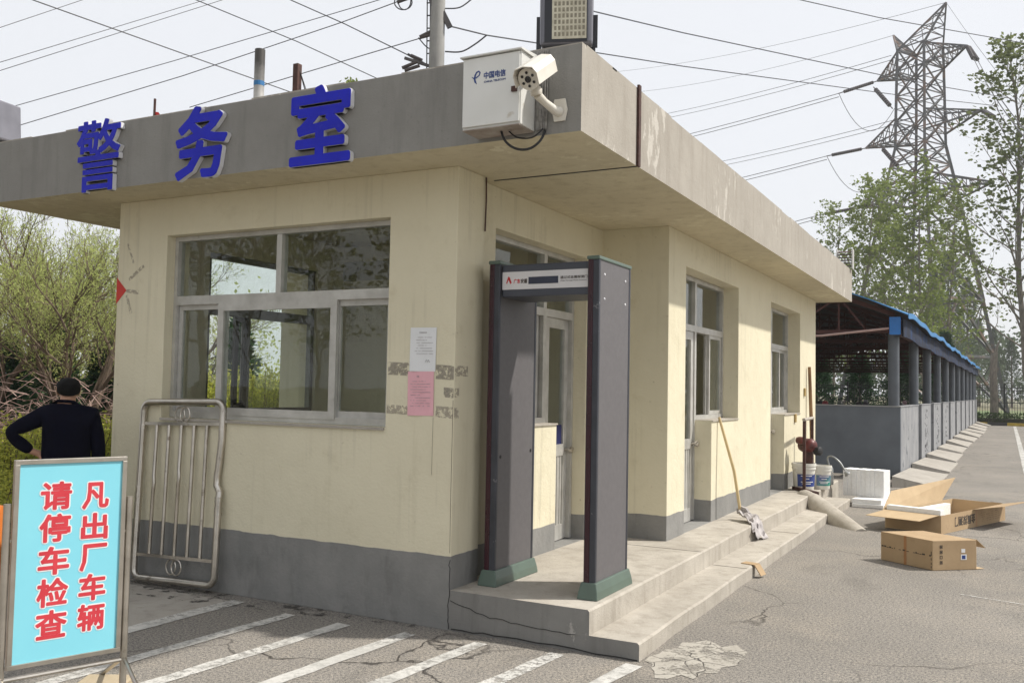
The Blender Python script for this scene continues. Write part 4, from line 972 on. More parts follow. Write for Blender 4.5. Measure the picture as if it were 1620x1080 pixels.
m = MB(); q = tp+A*L; m.obox(q-B*0+B*.04, B*.14, A*.12-Z*.05, Z*.005); m.build('flap', CARD, ob)
m = MB(); m.obox(A*.012+B*.012+Z*.02, B*.636, A*.10, Z*.25); m.obox(A*.13+B*.03+Z*.01, A*1.2, B*.10, Z*.12); m.obox(A*.13+B*.13+Z*.01, A*.9, B*.47, Z*.09); m.obox(A*.12+B*.55+Z*.02, A*1.5, B*.08, Z*.16); m.build('foam_lining', FOAM, ob, bevel=.006)
onrm = -B
m_ = text('print', '金属探测门', A*.98+onrm*.0008+Z*.165, -A, -Z, .60, .115, INK, ob, .0008, .003, 6)
m = MB(); rg = random.Random(6)
for r_ in range(5):
    x = 1.15
    while x < 1.75: l = rg.uniform(.01, .04); m.obox(A*x+onrm*.0008+Z*(.05+.025*r_), A*l, onrm*.0006, Z*.007) if rg.random() < .6 else None; x += l+.01
m.build('printed_mark', pm('faded_ink', (.25, .17, .09), (.2, .13, .07), 5, .9), ob)
m = MB(); m.obox(A*1.0+onrm*.001+Z*.006, A*.03, onrm*.0005, Z*.2); m.build('tape', TAPEB, ob)

# ---------------------------------------------------------------- bike shed
SH = thing('bike_shed', 'long open-sided shed with grey parapet panels, round posts and blue roof edge', 'shed', (1.537, 13.455, 0)); SH.rotation_euler = (0, 0, R(-.75))
SL = 38.2; PH = 1.352
PLF = pm('shed_panel_white_peel', (.29, .292, .30), (.21, .214, .224), 2.4, .75, 0, .2, 40, spots=(.11, .12, .135), sscale=3.0, sth=(.60, .63))
m = MB(); m.box(-9.0, 0, 0, .12, .06, PH); p = m.build('parapet', PLGREY, SH)
m = MB(); m.box(-9.0, .012, -.012, .13, PH+.001, PH+.02); m.build('coping', pm('coping_grey', (.34, .34, .33), (.25, .25, .25), 4, .7), p)
ccol = [.12]+[4.0+3.55*i for i in range(10)]
cuts = [(.0, 3.62)]+[(ccol[i]+.42, ccol[i+1]-.55) for i in range(1, 10)]+[(ccol[10]+.3, SL)]
for a, b in cuts:
    m = MB(); m.box(-.12, 0, a+.121 if a == 0 else a, b, .07, PH); p = m.build('parapet', PLF, SH)
    m = MB(); m.box(-.13, .012, a+.121 if a == 0 else a-.002, b+.002, PH+.001, PH+.018); m.build('coping', PLF, p)
rg = random.Random(9); GRAF = pm('black_scrawl', (.05, .05, .055), (.04, .04, .045), 6, .8)
for ci, (a, b) in enumerate(cuts[1:4]):
    m = MB()
    for k in range(26):
        y = a+rg.uniform(.9, 1.9); z = rg.uniform(.25, 1.25); dy_, dz_ = rg.uniform(-.22, .22), rg.uniform(-.09, .09)
        m.bar((.002, y, z), (.002, y+dy_, z+dz_), .003, .02)
    m.build('scrawl', GRAF, SH)
COLG = pm('grey_post_paint', (.095, .108, .127), (.07, .08, .094), 3, .5, 0, .1, 40, spots=(.5, .5, .5), sscale=2.2, sth=(.73, .74))
for i, y in enumerate(ccol+[SL-.2]):
    m = MB(); m.tube([(-.13, y+.02, PH+.021 if i == 0 else .0), (-.13, y+.02, 2.82)], .10, 18); m.build('post', COLG, SH, smooth=True)
    m = MB(); m.tube([(-9.0, y+.02, 0), (-9.0, y+.02, 2.8)], .11, 12); m.build('post', COLG, SH, smooth=True)
ROOFM = pm('roof_sheet_blue', (.03, .20, .46), (.02, .15, .36), 3, .5); ROOFU = pm('roof_underside', (.055, .05, .047), (.035, .032, .03), 3, .85)
TRUS = pm('oxide_red_truss', (.075, .025, .02), (.05, .018, .015), 4, .8)
# roof in corrugated sheets with a slightly sagging eave
def roof_z(x): return 3.06+(-x+.0)*.47-(.022*(x)**2 if x < 0 else 0)
m = MB(); nx, ny = 14, 260; xs_ = [.17-9.4*(i/nx) for i in range(nx+1)]
for side in (0, 1):
    vs = []
    for j in range(ny+1):
        y = -.35+(SL+.5)*j/ny
        for x in xs_:
            xx = x
            z = 3.06+.47*(.17-x)-.05*(.17-x)**2+.010*math.cos(j*math.pi)+(.03*math.sin(y*.9)+.02*math.sin(y*2.3))*max(0, 1-(.17-x)/1.5)
            vs.append((xx, y, z+(.02 if side == 0 else -.0)))
    q = nx+1; fs = [(j*q+i, j*q+i+1, (j+1)*q+i+1, (j+1)*q+i) for j in range(ny) for i in range(nx)]
    if side == 0: fs = [tuple(reversed(f)) for f in fs]
    m.add(vs, fs, side)
q = (nx+1); nv = q*(ny+1)
for j in range(ny): m.add([m.v[j*q], m.v[(j+1)*q], m.v[nv+(j+1)*q], m.v[nv+j*q]], [(0, 3, 2, 1)], 0)
for i in range(nx): m.add([m.v[i], m.v[i+1], m.v[nv+i+1], m.v[nv+i]], [(0, 3, 2, 1)], 0)
m.build('roof', [ROOFM, ROOFU], SH)
m = MB(); n_ = 330; P_ = []
for j in range(n_+1):
    y = -.36+(SL+.52)*j/n_; z = 3.06+.03*math.sin(y*.9)+.02*math.sin(y*2.3)+.010*math.cos(j*math.pi)
    for dx_, dz_ in ((.172, -.055), (.184, -.055), (.184, .034), (.172, .034)): P_.append((dx_, y, z+dz_))
m.add(P_, [(4*j+a_, 4*j+(a_+1) % 4, 4*j+4+(a_+1) % 4, 4*j+4+a_) for j in range(n_) for a_ in range(4)]+[(3, 2, 1, 0), (4*n_, 4*n_+1, 4*n_+2, 4*n_+3)]); m.build('roof_edge', ROOFM, SH)
# hanging eave fascia, bright blue return at the near end
FASB = pm('dark_blue_fascia', (.013, .02, .045), (.008, .012, .025), 5, .85, 0, .2, 20, spots=(.012, .04, .12), sscale=2.5, sth=(.52, .62), st=(1, 8, .3))
m = MB(); n_ = 330; top, bot = [], []
for j in range(n_+1):
    y = -.2+(SL+.25)*j/n_; x = .06+.012*math.cos(j*math.pi); top.append((x, y, 3.01+.03*math.sin(y*.9))); bot.append((x+.006, y, 2.67+.02*math.sin(y*1.3)))
vs = top+bot+[(x-.012, y, z) for x, y, z in top]+[(x-.012, y, z) for x, y, z in bot]; k = n_+1
m.add(vs, [(j, k+j, k+j+1, j+1) for j in range(n_)]+[(2*k+j, 2*k+j+1, 3*k+j+1, 3*k+j) for j in range(n_)]+[(k+j, 3*k+j, 3*k+j+1, k+j+1) for j in range(n_)]); m.build('eave_board', FASB, SH)
m = MB(); m.box(-.165, .03, -.215, -.203, 2.70, 3.03); m.build('eave_end', pm('bright_blue_sheet', (.02, .16, .48), (.015, .12, .36), 4, .5, spots=(.25, .12, .08), sscale=11, sth=(.66, .7)), SH)
m = MB(); m.tube([(-3.2, -.1, 2.66), (-1.4, -.1, 2.70), (-.15, -.1, 2.83)], .022, 8); m.build('conduit', pm('pinkish_pipe', (.48, .33, .30), (.4, .27, .24), 8, .6), SH, smooth=True)
def rz_(x): return 3.06+.47*(.17-x)-.05*(.17-x)**2
y = 0.0; k = 0
while y < SL:
    m = MB()
    for s_ in range(9):
        xa, xb = -.1-s_*1.0, -1.1-s_*1.0; m.bar((xa, y, rz_(xa)-.10), (xb, y, rz_(xb)-.10), .06, .08)
        m.bar((xa, y, 2.78), (xb, y, 2.78), .05, .07); 
        if s_ % 2 == 0: m.bar((xa-.5, y, 2.8), (xb, y, rz_(xb)-.12), .035, .035)
        else: m.bar((xa, y, rz_(xa)-.12), (xb, y, 2.8), .035, .035)
        m.bar((xb, y, 2.8), (xb, y, rz_(xb)-.12), .035, .035)
    m.build('truss', TRUS, SH); y += 3.55
m = MB()
for s_ in range(8): xx = -.4-s_*1.2; m.bar((xx, -.2, rz_(xx)-.035), (xx, SL, rz_(xx)-.035), .05, .05)
m.bar((-.13, -.15, 2.82), (-.13, SL, 2.82), .10, .10); m.build('purlin', TRUS, SH)
# scooters parked behind the parapet
def scooter(loc, rz, lab, colr):
    t = thing('parked_scooter', lab, 'scooter', loc, 'scooters parked inside the shed', rz)
    bodym = pm('scooter_paint', colr, tuple(c*.7 for c in colr), 5, .35)
    for y in (-.62, .62):
        m = MB(); m.tube([Vector((0, y+.23*math.cos(a), .25+.23*math.sin(a))) for a in np.linspace(0, 2*math.pi, 21)[:-1]], .05, 8, closed=True); m.bar((0, y-.2, .25), (0, y+.2, .25), .03); m.build('wheel', DARK, t, smooth=True)
    m = MB(); m.prism([(-.6, .40), (-.15, .28), (.35, .28), (.48, .75), (.58, 1.02), (.48, 1.02), (.28, .42), (-.1, .42), (-.2, .68), (-.78, .74), (-.85, .62)], (-.13, 0, 0), (0, 1, 0), (0, 0, 1), (.26, 0, 0)); m.build('body', bodym, t, bevel=.03)
    m = MB(); m.prism([(-.75, .74), (-.15, .70), (-.15, .78), (-.45, .84), (-.78, .82)], (-.12, 0, 0), (0, 1, 0), (0, 0, 1), (.24, 0, 0)); m.build('seat', DARK, t, bevel=.02)
    m = MB(); m.tube([(-.36, .42, 1.08), (-.15, .50, 1.04), (.15, .50, 1.04), (.36, .42, 1.08)], .018, 8); m.tube([(0, .62, .3), (0, .5, 1.05)], .025, 8); m.build('handlebar', DARK, t, smooth=True)
    for s_ in (-1, 1):
        m = MB(); m.tube([(s_*.25, .46, 1.06), (s_*.34, .45, 1.30)], .008, 6); m.lathe([(.0, -.012), (.06, -.01), (.07, 0), (.06, .012), (0, .014)], (s_*.36, .44, 1.35), 12, M=Matrix.Rotation(R(90), 3, 'X')); m.build('mirror', bodym if s_ < 0 else DARK, t, smooth=True)
    return t
cols = [((.03, .03, .04), 'black'), ((.30, .05, .06), 'red'), ((.06, .08, .16), 'navy'), ((.45, .44, .43), 'white'), ((.05, .06, .05), 'dark green'), ((.3, .18, .2), 'dull pink'), ((.12, .12, .13), 'grey')]
for k, (c_, nm) in enumerate(cols):
    scooter((.9-.85*k if k < 5 else 1.2-(k-5)*1.1, 15.6+.35*k if k < 5 else 20.5+k*.6, 0), R(-8+5*k), nm+' scooter parked inside the shed, mirrors showing over the parapet', c_)

# ---------------------------------------------------------------- far fence, hedge, cut trunk
IRON = pm('black_iron', (.022, .022, .024), (.015, .015, .016), 6, .6)
def iron_fence(name, lab, p, q, h, zb=.25, step=.14):
    p, q = Vector(p), Vector(q); d = q-p; L_ = d.length; d.normalize(); ang = math.atan2(d.y, d.x)
    t = thing(name, lab, 'fence', p); t.rotation_euler = (0, 0, ang)
    m = MB()
    for z in (zb+.15, zb+h*.48, zb+h-.30, zb+h-.14): m.box(0, L_, -.018, .018, z, z+.035)
    m.build('rail', IRON, t); m = MB(); n_ = int(L_/step)
    for k in range(n_):
        x = k*step; m.box(x-.011, x+.011, -.011, .011, zb, zb+h-.05); m.add([(x-.02, 0, zb+h-.05), (x+.02, 0, zb+h-.05), (x, 0, zb+h+.08), (x, .02, zb+h-.05), (x, -.02, zb+h-.05)], [(0, 4, 2), (4, 1, 2), (1, 3, 2), (3, 0, 2)])
    o_ = m.build('paling', IRON, t); o_['kind'] = 'stuff'
    k = 0
    while k*2.9 < L_:
        m = MB(); m.box(k*2.9-.04, k*2.9+.04, -.04, .04, zb-.3, zb+h+.08); m.box(k*2.9-.06, k*2.9+.06, -.06, .06, zb+h+.081, zb+h+.12); m.build('fence_post', IRON, t); k += 1
    return t
iron_fence('iron_fence', 'black iron paling fence across the far end of the yard', (-14, 56, 0), (22, 56, 0), 1.95)
iron_fence('iron_fence', 'black iron paling fence running behind the open side of the shed', (-9.5, 14, 0), (-9.5, 55, 0), 1.95, .1)
t = thing('cut_trunk', 'bare grey-brown tree trunk cut off short, in front of the far fence', 'tree trunk', (2.85, 55, 0))
m = MB(); m.tube([(0, 0, 0), (.02, 0, 1.5), (-.02, 0, 3), (.04, 0, 4.1)], [.24, .21, .2, .19], 12); m.tube([(.02, 0, 3.7), (.2, 0, 4.5), (.35, .05, 4.9)], [.09, .06, .03], 7); m.build('trunk', BARKL, t, smooth=True)

# ================================================================== PYLON AND LINES
LAT = pm('galvanised_lattice', (.12, .125, .135), (.085, .08, .08), 1.5, .6, .3, spots=(.20, .13, .10), sscale=.8, sth=(.5, .62))
pb = Vector((-3.51, 90.88, 0)); pu = Vector((-.8518, .5239, 0)); pv = Vector((.5239, .8518, 0))
py = thing('power_pylon', 'tall steel lattice power pylon with crossarms rising behind the trees', 'pylon', pb)
def PW(z):
    zs = [0, 4.7, 10.5, 21.5, 25.5, 34.0, 35.2]; hw = [5.3, 4.65, 3.85, 2.25, 1.6, 1.48, 1.45]
    return float(np.interp(z, zs, hw))
def C(u_, v_, z): return pu*u_+pv*v_+Vector((0, 0, z))
legs = [MB() for _ in range(4)]; cor = [(1, 1), (-1, 1), (-1, -1), (1, -1)]
lev = [0, 5.2, 10.5, 15.5, 18.6, 21.5, 23.6, 25.5, 28, 30.5, 33, 35.2]
for k, (a, b) in enumerate(cor):
    for z0_, z1_ in zip(lev[:-1], lev[1:]): legs[k].bar(C(a*PW(z0_), b*PW(z0_), z0_), C(a*PW(z1_), b*PW(z1_), z1_), .34 if z0_ < 15 else .24)
    legs[k].build('leg', LAT, py)
m = MB()
for i, (z0_, z1_) in enumerate(zip(lev[:-1], lev[1:])):
    for k in range(4):
        a, b = cor[k], cor[(k+1) % 4]; P0, Q0 = C(a[0]*PW(z0_), a[1]*PW(z0_), z0_), C(b[0]*PW(z0_), b[1]*PW(z0_), z0_); P1, Q1 = C(a[0]*PW(z1_), a[1]*PW(z1_), z1_), C(b[0]*PW(z1_), b[1]*PW(z1_), z1_)
        w = .22 if z0_ < 15 else (.15 if z0_ < 20 else .12)
        if z0_ < 10:
            mid = (P1+Q1)/2; m.bar(P0, mid, w); m.bar(Q0, mid, w); m.bar(P1, Q1, w)
            h1, h2 = P0.lerp(mid, .5), Q0.lerp(mid, .5); m.bar(h1, P0.lerp(P1, .5), .08); m.bar(h2, Q0.lerp(Q1, .5), .08); m.bar(h1, P1, .08); m.bar(h2, Q1, .08)
        else:
            m.bar(P0, Q1, w); m.bar(Q0, P1, w); m.bar(P1, Q1, w*.8)
            c_ = (P0+Q0+P1+Q1)/4; m.bar(P0.lerp(P1, .5), c_, .06); m.bar(Q0.lerp(Q1, .5), c_, .06)
m.build('bracing', LAT, py)
tips = []
def arm(u_t, z_t, zb, zu):
    s_ = 1 if u_t > 0 else -1; m = MB(); tip = C(u_t, 0, z_t); bl = []
    for v_ in (1, -1):
        b1, b2 = C(s_*PW(zb), v_*PW(zb), zb), C(s_*PW(zu), v_*PW(zu), zu); m.bar(b1, tip, .15); m.bar(b2, tip, .13); bl.append((b1, b2))
        for t_ in (.2, .4, .6, .8):
            m.bar(b1.lerp(tip, t_), b2.lerp(tip, t_), .07); m.bar(b1.lerp(tip, t_), b2.lerp(tip, t_-.2), .07)
    for t_ in (0, .2, .4, .6, .8):
        m.bar(bl[0][0].lerp(tip, t_), bl[1][0].lerp(tip, t_), .07); m.bar(bl[0][1].lerp(tip, t_), bl[1][1].lerp(tip, t_), .07); m.bar(bl[0][0].lerp(tip, t_), bl[1][0].lerp(tip, min(1, t_+.2)), .07)
    m.build('crossarm', LAT, py); tips.append(pb+tip)
for u_, z_, a, b in ((4.9, 33.3, 32.8, 35.0), (-4.9, 33.9, 33.0, 35.0), (6.3, 26.7, 26.2, 28.4), (-6.3, 27.5, 26.6, 28.6), (7.2, 20.7, 20.2, 22.4), (-7.4, 20.7, 20.3, 22.4), (3.0, 37.4, 35.0, 35.2)): arm(u_, z_, a, b)
m = MB(); tip = C(-2.8, 0, 38.7)
for a, b in cor: m.bar(C(a*1.45, b*1.45, 35.1), tip, .14); 
for t_ in (.25, .5, .75):
    q = [C(a*1.45, b*1.45, 35.1).lerp(tip, t_) for a, b in cor]
    for k in range(4): m.bar(q[k], q[(k+1) % 4], .07); m.bar(q[k], C(cor[(k+1) % 4][0]*1.45, cor[(k+1) % 4][1]*1.45, 35.1).lerp(tip, t_-.25), .06)
m.build('earth_peak', LAT, py)
# insulator strings (parts of the pylon hardware) and lines
INS = pm('brown_insulator', (.07, .055, .055), (.05, .04, .04), 3, .3)
WIRE = pm('line_wire', (.045, .045, .05), (.035, .035, .04), 3, .6)
def ins_string(p, q, r_=.17, n_=16):
    m = MB(); p, q = Vector(p)-pb, Vector(q)-pb
    m.tube([p, q], .05, 6)
    for k in range(n_):
        a = p.lerp(q, .12+.76*k/n_); b = p.lerp(q, .12+.76*(k+.55)/n_); m.tube([a, b], r_, 8)
    o_ = m.build('insulator', INS, py, smooth=True)
def line(name, lab, pts, r_, grp, mat=None, parent=None):
    m = MB()
    for P_ in pts: m.tube(P_, r_, 5)
    o_ = m.build(name, mat or WIRE); return tag(o_, lab, 'power line', grp)
def sag(p, q, s_, n_=14):
    p, q = Vector(p), Vector(q); return [p.lerp(q, i/n_)-Vector((0, 0, s_*4*(i/n_)*(1-i/n_))) for i in range(n_+1)]
def D(p): return (Vector(p)-CAM).dot(FW)
for (tip_i, ex, ey, lx, ly, nm) in ((0, 1327, 148, 640, 300, 'top'), (2, 1308, 247, 700, 362, 'middle'), (4, 1297, 340, 800, 430, 'lowest')):
    tp_ = tips[tip_i]; e = at(ex, ey, D(tp_)-1.5); ins_string(tp_, e)
    far = at(lx, ly, 150); far2 = at(lx, ly+5, 150)
    line('power_line', 'pair of dark power lines running left from the %s insulator of the pylon' % nm, [sag(e, far, 1.2), sag(e-Vector((0, 0, .35)), far2, 1.2)], .035, 'lines strung from the pylon')
    j = at({0: 1415, 2: 1403, 4: 1400}[tip_i], {0: 172, 2: 268, 4: 360}[tip_i], D(tp_)); m = MB(); m.tube(sag(e, j, 3.0), .03, 5); m.build('jumper_loop', WIRE, py).location = -pb
for (a, b, nm) in (((1410, 88), (900, 205), 'upper'), ((1415, 190), (900, 292), 'lower')):
    p0 = at(*a, 90); q0 = at(*b, 170); line('power_line', 'pair of thin power lines reaching the %s inner arm of the pylon' % nm, [sag(p0, q0, 1), sag(p0-Vector((0, 0, .45)), q0-Vector((0, 0, .8)), 1)], .03, 'lines strung from the pylon')
for (tip_i, ex, ey, fx, fy) in ((1, 1545, 97, 1700, 290), (3, 1572, 186, 1700, 330)):
    tp_ = tips[tip_i]; e = at(ex, ey, D(tp_)-2.2)
    for dv in (-.35, .35): ins_string(tp_+pv*dv*.3, e+pv*dv, .2, 12)
    line('power_line', 'pair of dark power lines falling right from the pylon %s arm' % ('top right' if tip_i == 1 else 'middle right'), [sag(e+pv*.3, at(fx, fy, 30), .6), sag(e-pv*.3, at(fx-12, fy+4, 30), .6)], .03, 'lines strung from the pylon')
for (x_, y_) in ((1390, 150), (1402, 245)):
    p0 = at(x_-8, y_-12, 86); q0 = at(x_+22, y_+22, 83); ins_string(p0, q0, .2, 10)
e = pb+C(-2.8, 0, 38.7)
line('power_line', 'thin earth wire from the pylon peak down to the left', [sag(e, at(960, 115, 160), 1.0)], .022, 'lines strung from the pylon')
line('power_line', 'thin earth wire from the pylon top arm going left', [sag(tips[6], at(980, 148, 160), 1.0)], .022, 'lines strung from the pylon')
line('power_line', 'thin earth wire from the pylon peak down to the right', [sag(e, at(1680, 240, 45), .3)], .016, 'lines strung from the pylon')
# overhead lines in the near sky (all pass behind the roof)
for lab, pl, dp, r_ in (
    ('short overhead wire across the top left corner of the sky', [(-60, 64), (140, -3)], (26, 30), .011),
    ('overhead wire rising right, upper one of the parallel pair at top left', [(-60, 117), (335, -3)], (26, 32), .011),
    ('overhead wire rising right, lower one of the parallel pair at top left', [(-60, 131), (362, -3)], (26, 32), .011),
    ('overhead wire rising from the left flood light to the coil of wire', [(-40, 186), (270, 98), (628, -8)], (26, 26, 24), .011),
    ('overhead wire rising from the left roof corner to the utility pole top', [(-40, 220), (290, 120), (540, 36), (632, 2)], (26, 25, 23, 21), .012),
    ('overhead wire rising behind the middle blue letter to the utility pole', [(300, 170), (540, 98), (668, 60)], (25, 23, 20.2), .012),
    ('dark overhead wire slanting down right to the chimney pipe', [(40, -4), (460, 146)], (24, 30), .016),
    ('dark overhead wire slanting down right beside the iron post', [(300, -4), (470, 66), (600, 126)], (24, 25, 26), .013),
    ('dark overhead wire slanting down right to the foot of the utility pole', [(450, -4), (545, 38), (655, 92)], (23, 22, 20.4), .013),
    ('wire running right from the utility pole bracket behind the flood light', [(713, 42), (770, 56), (860, 70), (940, 83), (1080, 105), (1290, 133), (1417, 150), (1580, 168)], (20, 20.5, 22, 24, 28, 34, 38, 46), .016),
    ('wire passing right from behind the flood light toward the pylon', [(900, 10), (938, 18), (1080, 52), (1390, 118), (1500, 139), (1600, 156)], (22, 23, 27, 36, 40, 44), .017),
    ('wire crossing the top right of the sky in front of the pylon', [(1230, -8), (1390, 28), (1640, 72)], (30, 33, 38), .016)):
    P_ = [at(x, y, d) for (x, y), d in zip(pl, dp)]; Q_ = []
    for a, b in zip(P_[:-1], P_[1:]): Q_ += [a.lerp(b, i/4) for i in range(4)]
    Q_.append(P_[-1]); line('overhead_wire', lab, [Q_], r_, 'overhead wires above the guard house')
up_ = thing('utility_pole', 'grey concrete utility pole behind the roof with wires and fittings', 'utility pole', (-6.5, 9.69, 0))
CPOLE = mat_conc('pole_concrete', (.34, .335, .32), (.26, .255, .245), (.18, .175, .165), bump=.4)
m = MB(); m.tube([(0, 0, 0), (0, 0, 11.5)], [.19, .135], 16); m.build('shaft', CPOLE, up_, smooth=True)
T = lambda x, y, d=18: at(x, y, d)-Vector((-6.5, 9.69, 0))
PIRON = pm('pole_iron', (.11, .10, .10), (.07, .065, .065), 5, .6, .4)
for P_, Q_, w_, h_ in (((680, -6), (690, 22), .05, .09), ((700, 20), (712, 44), .07, .1), ((640, 92), (680, 105), .05, .05), ((645, 86), (676, 104), .04, .04)):
    m = MB(); m.bar(T(*P_), T(*Q_), w_, h_); m.build('bracket', PIRON, up_)
m = MB()
for x in (675, 680):
    m.tube([T(x, 112), T(x+1, -6)], .012, 5)
for y in (5, 25, 45, 65, 85): m.bar(T(675, y), T(684, y), .02)
m.build('climbing_rung', IRON, up_)
m = MB()
for a, b in (((664, 59), (682, 50)), ((664, 60), (682, 55)), ((636, 108), (660, 98)), ((640, 112), (664, 104)), ((628, 4), (650, -4)), ((650, 88), (668, 96))):
    m = MB(); m.tube([T(*a), T(*b)], .035, 8); m.build('insulator', INS, up_, smooth=True)
m = MB()
m.tube([T(638+14*math.cos(a), 4+12*math.sin(a)) for a in np.linspace(0, 2*math.pi, 19)[:-1]], .012, 5, closed=True); m.tube([T(640+10*math.cos(a), 2+14*math.sin(a)) for a in np.linspace(0, 2*math.pi, 19)[:-1]], .012, 5, closed=True)
m.build('wire_coil', WIRE, up_)
for W_, r_ in (([(704, 14), (728, 12), (750, -4)], .014), ([(704, 82), (730, 82), (752, 70), (770, 56)], .016), ([(662, 60), (672, 72), (680, 78)], .012)):
    m = MB(); m.tube(smooth([T(*q) for q in W_]), r_, 5); m.build('jumper_wire', WIRE, up_)

# ================================================================== VEGETATION
def leafmesh(name, P, D_, size, asp, rg, mat, parent=None, fold=0):
    P = np.asarray(P, float); n_ = len(P); D_ = np.asarray(D_, float)
    D_ = D_+rg.normal(0, .55, (n_, 3)); D_ /= np.linalg.norm(D_, axis=1)[:, None]
    Rr = rg.normal(0, 1, (n_, 3)); Sd = np.cross(D_, Rr); Sd /= np.linalg.norm(Sd, axis=1)[:, None]+1e-9
    L_ = size*rg.uniform(.6, 1.3, n_)[:, None]; W_ = L_*asp
    V_ = np.stack([P, P+D_*L_*.5+Sd*W_*.5, P+D_*L_, P+D_*L_*.5-Sd*W_*.5], 1).reshape(-1, 3)
    me = bpy.data.meshes.new(name); me.vertices.add(4*n_); me.vertices.foreach_set('co', V_.ravel())
    me.loops.add(4*n_); me.loops.foreach_set('vertex_index', np.arange(4*n_, dtype=np.int32))
    me.polygons.add(n_); me.polygons.foreach_set('loop_start', np.arange(0, 4*n_, 4, dtype=np.int32)); me.update(calc_edges=True)
    me.materials.append(mat); o_ = bpy.data.objects.new(name, me); COL.objects.link(o_)
    if parent is not None: o_.parent = parent
    return o_
def grow(rg, base, d0, L0, r0, levels, spec):
    """recursive limbs; returns (list of (points, radii)), list of leaf sites (pos, dir)"""
    limbs, sites = [], []
    def br(p, d, L_, r_, lv):
        sp = spec[lv]; n_ = sp['n']; pts = [p.copy()]; rad = [r_]; d = d.copy()
        for i in range(n_):
            d = d+Vector(rg.normal(0, sp['wig'], 3))+Vector((0, 0, sp['up'])); d.normalize(); p = p+d*(L_/n_); pts.append(p.copy()); rad.append(max(.003, r_*(1-.8*(i+1)/n_)))
            if lv == levels-1 or (lv == levels-2 and i > n_*.5):
                for _ in range(sp.get('lv', 0)): sites.append((p+Vector(rg.normal(0, sp.get('spread', .05), 3)), d))
        limbs.append((pts, rad, lv))
        if lv < levels-1:
            k = sp['kids']
            for c_ in range(k):
                t_ = sp['t0']+(1-sp['t0'])*(c_+rg.uniform(0, .9))/k; idx = min(n_-1, int(t_*n_)); q = pts[idx].lerp(pts[idx+1], t_*n_-idx)
                dd = (pts[idx+1]-pts[idx]).normalized(); ax = dd.orthogonal().normalized(); ax.rotate(Matrix.Rotation(c_*2.4+rg.uniform(-.5, .5), 3, dd)) if False else None
                ax = Matrix.Rotation(c_*2.4+rg.uniform(-.6, .6), 3, dd) @ ax
                nd = (Matrix.Rotation(R(sp['ang']+rg.normal(0, 8)), 3, ax) @ dd).normalized()
                br(q, nd, L_*sp['len']*rg.uniform(.7, 1.15)*(1-sp.get('taper', 0)*t_), max(.004, r_*sp['rr']*(1-.6*t_)), lv+1)
    br(Vector(base), Vector(d0).normalized(), L0, r0, 0)
    return limbs, sites
def limbs_mesh(limbs, name, mat, parent, minr=0):
    m = MB()
    for pts, rad, lv in limbs:
        if max(rad) < minr: continue
        m.tube(pts, rad, 7 if lv == 0 else (5 if lv == 1 else 3), cap=False)
    return m.build(name, mat, parent, smooth=True)

LPOP = mat_leaf('poplar_leaf', (.17, .20, .075), (.095, .115, .045), 1.2, .5)
LPOP2 = mat_leaf('young_poplar_leaf', (.235, .285, .085), (.13, .165, .05), 1.2, .5)
LWIL = mat_leaf('willow_leaf', (.50, .55, .19), (.32, .37, .13), 1.5, .5)
LHED = mat_leaf('yellow_hedge_leaf', (.55, .53, .10), (.24, .29, .07), 2.2, .35)
LCON = mat_leaf('conifer_leaf', (.055, .115, .05), (.028, .06, .028), 2.0, .15)
LFAR = mat_leaf('far_tree_leaf', (.13, .17, .09), (.085, .115, .06), .6, .3)

def poplar(seed, Ht, leaf, n_main, size):
    rg = np.random.default_rng(seed)
    spec = [dict(n=14, wig=.025, up=.06, kids=n_main, t0=.16, ang=38, len=.30, taper=.6, rr=.42, lv=0),
            dict(n=7, wig=.07, up=.07, kids=6, t0=.2, ang=38, len=.40, taper=.3, rr=.5, lv=0, spread=.2),
            dict(n=5, wig=.13, up=.06, kids=2, t0=.3, ang=40, len=.5, rr=.5, lv=leaf, spread=.16),
            dict(n=3, wig=.2, up=.0, kids=0, t0=0, ang=40, len=.5, rr=.5, lv=leaf, spread=.12)]
    limbs, sites = grow(rg, (0, 0, 0), (rg.normal(0, .03), rg.normal(0, .03), 1), Ht, Ht*.0065, 4, spec)
    return rg, limbs, sites
protos = []
for s_, Ht, n_main in ((1, 17, 34), (2, 15, 30), (3, 21, 42)):
    rg, limbs, sites = poplar(s_, Ht, 2, n_main, .3)
    t = thing('poplar_tree', 'x', 'tree', (0, 0, 0), 'poplars behind the shed')
    limbs_mesh(limbs, 'trunk', BARKL, t)
    leafmesh('crown', [p[:] for p, d in sites], [d[:] for p, d in sites], .215, .8, rg, LPOP if s_ == 3 else LPOP2, t)
    protos.append((t, Ht)); t['n'] = len(sites); print('poplar', s_, len(sites), len(limbs)); del t['n']
pop = [(0, 1318, 350, 78, 'slim poplar rising at the far right roof end'), (1, 1352, 312, 70, 'poplar just right of the far roof end, left of the pylon'), (0, 1408, 298, 74, 'poplar in front of the left leg of the pylon'),
       (1, 1462, 296, 68, 'bright green poplar in front of the middle of the pylon'), (0, 1494, 322, 72, 'poplar in front of the right leg of the pylon'),
       (1, 1438, 350, 84, 'shorter poplar seen through the foot of the pylon'), (2, 1628, 105, 58, 'tallest poplar at the right edge of the picture'), (2, 1720, 80, 55, 'poplar just beyond the right edge, branches reaching in')]
used = set()
for k, (pi, x, y, dep, lab) in enumerate(pop):
    t, Ht = protos[pi]; P_ = at(x, y, dep); g = Vector((P_.x, P_.y, 0)); s_ = P_.z/Ht*1.0
    if pi not in used: used.add(pi); o_ = t; o_.location = g
    else: o_ = dup(t, g)
    o_.rotation_euler = (0, 0, k*1.9); wx = 1.45 if pi == 2 else 1.15; o_.scale = (s_*wx, s_*wx, s_); o_['label'] = lab
